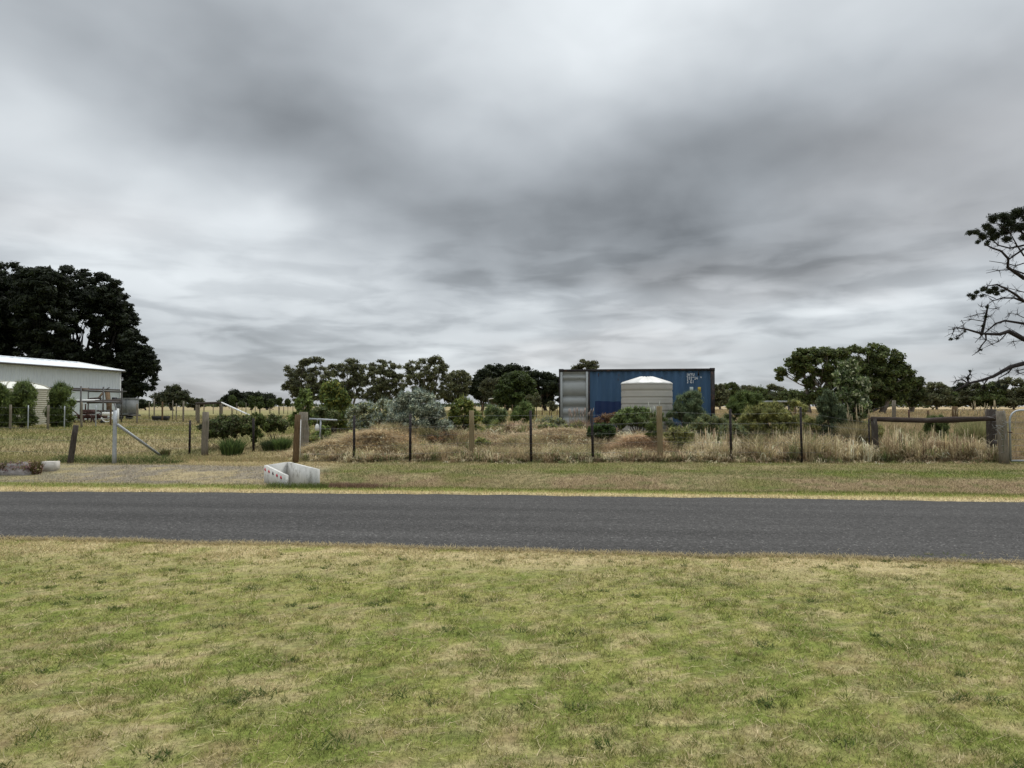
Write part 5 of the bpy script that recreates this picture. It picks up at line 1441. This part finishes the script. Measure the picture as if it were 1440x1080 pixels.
hL, hF, hC, hR = [P(px, py, v.y).z for px, py, v in ((376.7, 653.9, L_), (405, 668.5, F_), (406.5, 649.6, C_), (450, 660, R_))]
dLF = (F_ - L_).normalized(); dCR = (R_ - C_).normalized(); dLC = (C_ - L_).normalized()
g = G(); wallseg(g, L_, F_, hL, hF); g.build('wing_wall', M['concrete'], t)
g = G(); wallseg(g, C_, R_, hC, hR); g.build('wing_wall', M['concrete'], t)
g = G(); wallseg(g, L_ + dLC * .045, C_ - dLC * .045, hL - .003, hC - .003, .065); g.build('back_wall', M['concrete'], t)
g = G(); g.add([(L_.x, L_.y, -.10), (F_.x, F_.y, -.10), (R_.x, R_.y, -.10), (C_.x, C_.y, -.10)], [(0, 1, 2, 3)]); g.build('floor_slab', M['concrete'], t)
nrm = Vector((dLF.y, -dLF.x, 0))
for k in range(5):
    f = .06 + k * .19; q = L_ + (F_ - L_) * f + nrm * .038; zz = hL + (hF - hL) * f - .075
    g = G(); u = dLF
    if k in (0,): w_, h_ = .045, .03
    else: w_, h_ = .05, .032
    q = Vector((q.x, q.y, zz)); n2 = nrm * .004
    V = [q - u * w_ - Vector((0, 0, h_ * .2)), q - Vector((0, 0, h_ * 1.3)), q + u * w_ - Vector((0, 0, h_ * .6)), q + Vector((0, 0, h_))]
    g.add([v + n2 for v in V] + [v - n2 for v in V], [(0, 1, 2, 3), (7, 6, 5, 4), (0, 4, 5, 1), (1, 5, 6, 2), (2, 6, 7, 3), (3, 7, 4, 0)])
    g.build('reflector', M['darkred' if k == 2 else 'red'], t)
# spoil and weeds beside it
g = G(); n = 1500
X = -3.6 + RNG.normal(size=n) * .35 + .5 * RNG.random(n); Y = 14.75 + RNG.normal(size=n) * .2
blades(g, X, Y, .10, .012, np.array([.20, .13, .09]) * (.5 + RNG.random((n, 1))), lean=1.6, two=True)
n = 900; X = -4.9 + 1.2 * RNG.random(n); Y = 14.35 + .12 * RNG.normal(size=n); 
blades(g, X, Y, .10, .010, np.array([.13, .16, .05]) * (.6 + .8 * RNG.random((n, 1))), lean=.6, two=True)
tag(g.build('drain_weeds', M['grass']), 'brown dead weeds and grass around the drain headwall', 'weeds', kind='stuff')

# white marker block and rubble at the left edge
b = G0(66, 663); 
g = G(); d = P(76, 663, b.y).x - P(57, 663, b.y).x
g.box((b.x, b.y + .12, b.z + .10), (d, .24, .26), rz=.1)
tag(g.build('marker_block', M['blockpaint'], origin=b), 'small chipped white concrete block on the verge at left', 'concrete block')
b = G0(26, 666)
t = thing('rubble_mound', 'grey purple mound of rubble and weeds left of the white block', 'rubble', b)
g = G(); N = 14; V = []
for i in range(N):
    for k in range(18):
        ph = i / (N - 1) * math.pi / 2; th = k / 18 * 6.2832; r_ = math.cos(ph)
        n_ = 1 + .5 * (float(vnoise(np.array(th * 1.3 + i * .3), np.array(ph * 3.0), 9)) - .5)
        V.append((b.x + .50 * r_ * math.cos(th) * n_, b.y + .25 * r_ * math.sin(th) * n_, b.z - .06 + .31 * math.sin(ph) * n_))
g.add(V, [(i * 18 + k, i * 18 + (k + 1) % 18, (i + 1) * 18 + (k + 1) % 18, (i + 1) * 18 + k) for i in range(N - 1) for k in range(18)]); g.build('rubble', M['rock'], t)
g = G(); leaves(g, [(b.x, b.y - .1, b.z + .16), (b.x + .3, b.y - .1, b.z + .14), (b.x - .3, b.y - .1, b.z + .12)], [(.35, .2, .18)] * 3, 1100, .05, .025, np.array([[.16, .11, .14], [.2, .16, .16], [.12, .12, .07]])); g.build('weeds', M['leaf'], t)
mk_spiky('dock_weed', 'reddish dry dock plant between the rubble mound and white block', b.y - .05, 52, .3, .42, 260, np.array([[.14, .09, .05], [.12, .12, .05]]), None, 'weed', bw=.016, lean=.7)
mk_spiky('dock_weed', 'dry dock plant at the left edge beside the rubble', b.y, 4, .3, .32, 220, np.array([[.12, .09, .05], [.13, .13, .06]]), None, 'weed', bw=.016, lean=.7)
mk_spiky('dock_weed', 'brown dock plant at the low end of the pipe stay', 21.3, 233, .3, .42, 200, np.array([[.13, .10, .05], [.12, .14, .05]]), None, 'weed', bw=.016, lean=.6)

# flat-roofed shelter far right
b = gp(1098, 70)
t = thing('paddock_shelter', 'low flat roofed open shelter in the back paddock', 'shelter', b)
a, c = P(1076, 565, 70), P(1120, 564.5, 68.5)
g = G(); g.box(((a.x + c.x) / 2, 70.6, a.z + .02), (c.x - a.x, 3.0, .14)); g.build('roof', M['galv'], t)
for px in (1081, 1095, 1109, 1119):
    q = gp(px, 69.4); g = G(); g.tube([q, (q.x, q.y, a.z)], .07, 6); g.build('post', M['oldsteel'], t)
g = G(); g.box(((a.x + c.x) / 2 - .2, 71.9, (b.z + a.z) / 2), (c.x - a.x - .8, .08, a.z - b.z - .15)); g.build('rear_wall', M['oldsteel'], t)
# small white awning far away under the dark trees
b = gp(687, 98)
t = thing('awning', 'small white curved awning on a grey post under the dark trees', 'awning', b)
g = G(); top = P(687, 562, 98).z
g.tube([b, (b.x, b.y, top)], .09, 6); g.build('post', M['oldsteel'], t)
g = G(); g.tube([(b.x, b.y + 1.6, b.z), (b.x, b.y + 1.6, top)], .06, 6); g.build('post', M['oldsteel'], t)
g = G(); m = 7; V = []
for dz in (0, -.10):
    for k in range(m):
        f = k / (m - 1); V += [(b.x + 1.35 * f, b.y - .4, top + dz + .22 * math.sin(math.pi * (.15 + .75 * f))), (b.x + 1.35 * f, b.y + 2, top + dz + .22 * math.sin(math.pi * (.15 + .75 * f)))]
Q = [(2 * k, 2 * k + 2, 2 * k + 3, 2 * k + 1) for k in range(m - 1)] + [(2 * m + 2 * k, 2 * m + 2 * k + 1, 2 * m + 2 * k + 3, 2 * m + 2 * k + 2) for k in range(m - 1)]
Q += [(2 * k, 2 * m + 2 * k, 2 * m + 2 * k + 2, 2 * k + 2) for k in range(m - 1)] + [(0, 1, 2 * m + 1, 2 * m), (2 * m - 2, 4 * m - 2, 4 * m - 1, 2 * m - 1)]
g.add(V, Q); g.build('roof', M['white'], t)
g = G(); g.tube([(b.x + 1.35, b.y, top - .02), (b.x + 1.9, b.y, top + .1)], .07, 6); g.build('arm', M['white'], t)

# ------------------------------------------------------------------ sky
SUN_EL, SUN_AZ = R(58), R(20)       # high, ahead of the camera and slightly right, behind cloud
w = bpy.data.worlds.new('World'); SC.world = w; w.use_nodes = True
nt = w.node_tree; N = nt.nodes; L = nt.links
N.clear()
out = N.new('ShaderNodeOutputWorld'); bgS = N.new('ShaderNodeBackground'); bgC = N.new('ShaderNodeBackground'); ms = N.new('ShaderNodeMixShader')
sky = N.new('ShaderNodeTexSky'); sky.sky_type = 'NISHITA'; sky.sun_disc = False; sky.sun_elevation = SUN_EL; sky.sun_rotation = SUN_AZ
L.new(sky.outputs['Color'], bgS.inputs['Color']); bgS.inputs['Strength'].default_value = .1
tc = N.new('ShaderNodeTexCoord')


def mth(op, a, b=None, c=None, clamp=False):
    n = N.new('ShaderNodeMath'); n.operation = op; n.use_clamp = clamp
    for i, v in enumerate((a, b, c)):
        if v is None: continue
        if isinstance(v, (int, float)): n.inputs[i].default_value = v
        else: L.new(v, n.inputs[i])
    return n.outputs[0]


def rng_(v, a, b, c, d, smooth=True):
    n = N.new('ShaderNodeMapRange'); n.interpolation_type = 'SMOOTHSTEP' if smooth else 'LINEAR'
    L.new(v, n.inputs['Value'])
    for k, q in zip(('From Min', 'From Max', 'To Min', 'To Max'), (a, b, c, d)): n.inputs[k].default_value = q
    return n.outputs['Result']


sep = N.new('ShaderNodeSeparateXYZ'); L.new(tc.outputs['Generated'], sep.inputs[0])
x_, y_, z_ = sep.outputs
zc = mth('MAXIMUM', z_, .0)
zz = mth('ADD', zc, .11)
cx, cy = mth('DIVIDE', x_, zz), mth('DIVIDE', y_, zz)     # position on the cloud deck
cmb = N.new('ShaderNodeCombineXYZ'); L.new(cx, cmb.inputs[0]); L.new(cy, cmb.inputs[1])


def noise(vec, scale, detail, rough=.55, off=(0, 0, 0), dist=0, sc3=(1, 1, 1)):
    mp = N.new('ShaderNodeMapping'); mp.inputs['Location'].default_value = off; mp.inputs['Scale'].default_value = sc3; L.new(vec, mp.inputs['Vector'])
    n = N.new('ShaderNodeTexNoise'); n.inputs['Scale'].default_value = scale; n.inputs['Detail'].default_value = detail; n.inputs['Roughness'].default_value = rough
    n.inputs['Distortion'].default_value = dist
    L.new(mp.outputs['Vector'], n.inputs['Vector']); return n.outputs['Fac']


el = mth('MULTIPLY', mth('ARCSINE', zc), 180 / math.pi)
az = mth('MULTIPLY', mth('ARCTAN2', x_, y_), 180 / math.pi)
ae = N.new('ShaderNodeCombineXYZ'); L.new(mth('MULTIPLY', az, .10), ae.inputs[0]); L.new(mth('MULTIPLY', el, .17), ae.inputs[1])
wx = noise(ae.outputs[0], .7, 3, .42, (3, 1, 0)); wy = noise(ae.outputs[0], .7, 3, .42, (-7, 5, 2))
azw = mth('ADD', az, mth('MULTIPLY', mth('SUBTRACT', wx, .5), 12))
elw = mth('ADD', el, mth('MULTIPLY', mth('MULTIPLY', mth('SUBTRACT', wy, .5), 7), rng_(el, 0, 16, .35, 1)))


def px2ang(px, py):
    d = P(px, py, 100) - Vector((0, 0, EYE)); d.normalize()
    return math.degrees(math.atan2(d.x, d.y)), math.degrees(math.asin(d.z))


BASE = .495
acc = None
# (px, py, half width px, half height px, brightness change)
for px, py, sx_, sy_, am in [
    (930, -10, 300, 90, .26), (1440, 0, 260, 80, .06), (0, 170, 150, 60, .14), (60, 285, 230, 42, .16), (380, 305, 110, 34, .20), (300, 375, 260, 40, .16),
    (300, 60, 260, 110, -.10), (430, 190, 210, 70, -.17), (700, 300, 240, 80, -.17), (960, 330, 260, 70, -.15), (1000, 210, 200, 60, -.14), (1300, 170, 260, 90, -.10),
    (1330, 330, 170, 40, -.03), (1120, 290, 120, 22, .06), (760, 385, 150, 26, -.09), (1130, 375, 220, 26, -.10), (730, 425, 90, 18, .12), (1210, 423, 130, 13, .20), (480, 470, 170, 16, -.07), (260, 470, 230, 34, -.07), (500, 420, 160, 18, -.04), (1000, 330, 380, 90, -.05),
    (300, 530, 190, 26, -.10), (830, 470, 330, 12, .07), (560, 490, 120, 10, .10), (1100, 445, 300, 12, -.05), (720, 120, 180, 110, .10), (820, 520, 330, 16, .03)]:
    a0, e0 = px2ang(px, py)
    sa_ = sx_ / 1000 * 57.3; se_ = sy_ / 1000 * 57.3
    da = mth('DIVIDE', mth('SUBTRACT', azw, a0), sa_); de = mth('DIVIDE', mth('SUBTRACT', elw, e0), se_)
    gsum = mth('ADD', mth('MULTIPLY', da, da), mth('MULTIPLY', de, de))
    gq = mth('MULTIPLY', mth('EXPONENT', mth('MULTIPLY', gsum, -1)), am)
    acc = gq if acc is None else mth('ADD', acc, gq)
# cloud texture
zz2 = mth('ADD', zc, .32)
cm2 = N.new('ShaderNodeCombineXYZ'); L.new(mth('DIVIDE', x_, zz2), cm2.inputs[0]); L.new(mth('DIVIDE', y_, zz2), cm2.inputs[1])
big = noise(cm2.outputs[0], 1.1, 4, .38, (1, 2, 3), .1)
puff = noise(ae.outputs[0], 1.5, 5, .42, (1.3, 2.2, 5), .2)
tex = mth('ADD', mth('MULTIPLY', mth('SUBTRACT', big, .5), .22), mth('MULTIPLY', mth('SUBTRACT', puff, .5), .34))
low = mth('MULTIPLY', rng_(noise(ae.outputs[0], 2.3, 6, .48, (2, 8, 0), .3, (.7, 1.8, 1)), .36, .62, -.5, .5), rng_(el, 5, 17, .16, .0))
tex = mth('MULTIPLY', tex, rng_(el, 9, 22, .95, .5))
lum = mth('ADD', mth('ADD', mth('ADD', acc, tex), low), BASE)
lum = mth('ADD', lum, rng_(el, 33, 62, 0, 1.15))               # the overcast grows brighter towards the zenith
lum = mth('MAXIMUM', lum, .15)
cr = N.new('ShaderNodeMix'); cr.data_type = 'RGBA'
L.new(rng_(lum, .3, .8, 0, 1), cr.inputs['Factor']); cr.inputs['A'].default_value = (.91, .98, 1.045, 1); cr.inputs['B'].default_value = (.945, 1.0, 1.035, 1)
hw = N.new('ShaderNodeMix'); hw.data_type = 'RGBA'
L.new(rng_(noise(cmb.outputs[0], .35, 3, .5, (4, 4, 4)), .45, .62, 0, .45), hw.inputs['Factor']); L.new(cr.outputs['Result'], hw.inputs['A']); hw.inputs['B'].default_value = (.985, .975, .985, 1)
vm = N.new('ShaderNodeVectorMath'); vm.operation = 'SCALE'; L.new(hw.outputs['Result'], vm.inputs[0]); L.new(lum, vm.inputs['Scale'])
L.new(vm.outputs['Vector'], bgC.inputs['Color']); bgC.inputs['Strength'].default_value = 1.0
ms.inputs['Fac'].default_value = .96
L.new(bgS.outputs[0], ms.inputs[1]); L.new(bgC.outputs[0], ms.inputs[2]); L.new(ms.outputs[0], out.inputs['Surface'])

sd = bpy.data.lights.new('sun', 'SUN'); sd.energy = 1.5; sd.angle = R(28); sd.color = (1, .97, .92)
so = bpy.data.objects.new('sun', sd); COL.objects.link(so)
dv = Vector((math.sin(SUN_AZ) * math.cos(SUN_EL), math.cos(SUN_AZ) * math.cos(SUN_EL), math.sin(SUN_EL)))
so.rotation_euler = (-dv).to_track_quat('-Z', 'Y').to_euler()

# ------------------------------------------------------------------ camera
cd = bpy.data.cameras.new('camera'); cam = bpy.data.objects.new('camera', cd); COL.objects.link(cam)
cd.sensor_width = 36; cd.lens = F_PX / 1440 * 36; cd.clip_end = 5000; cd.clip_start = .05
cam.location = (0, 0, EYE); cam.rotation_euler = (math.pi / 2 + PITCH, 0, 0)
SC.camera = cam
vs = SC.view_settings; vs.view_transform = 'Standard'; vs.look = 'None'; vs.gamma = 1; vs.exposure = .21
SC.cycles.max_bounces = 5; SC.cycles.diffuse_bounces = 3; SC.cycles.transmission_bounces = 2
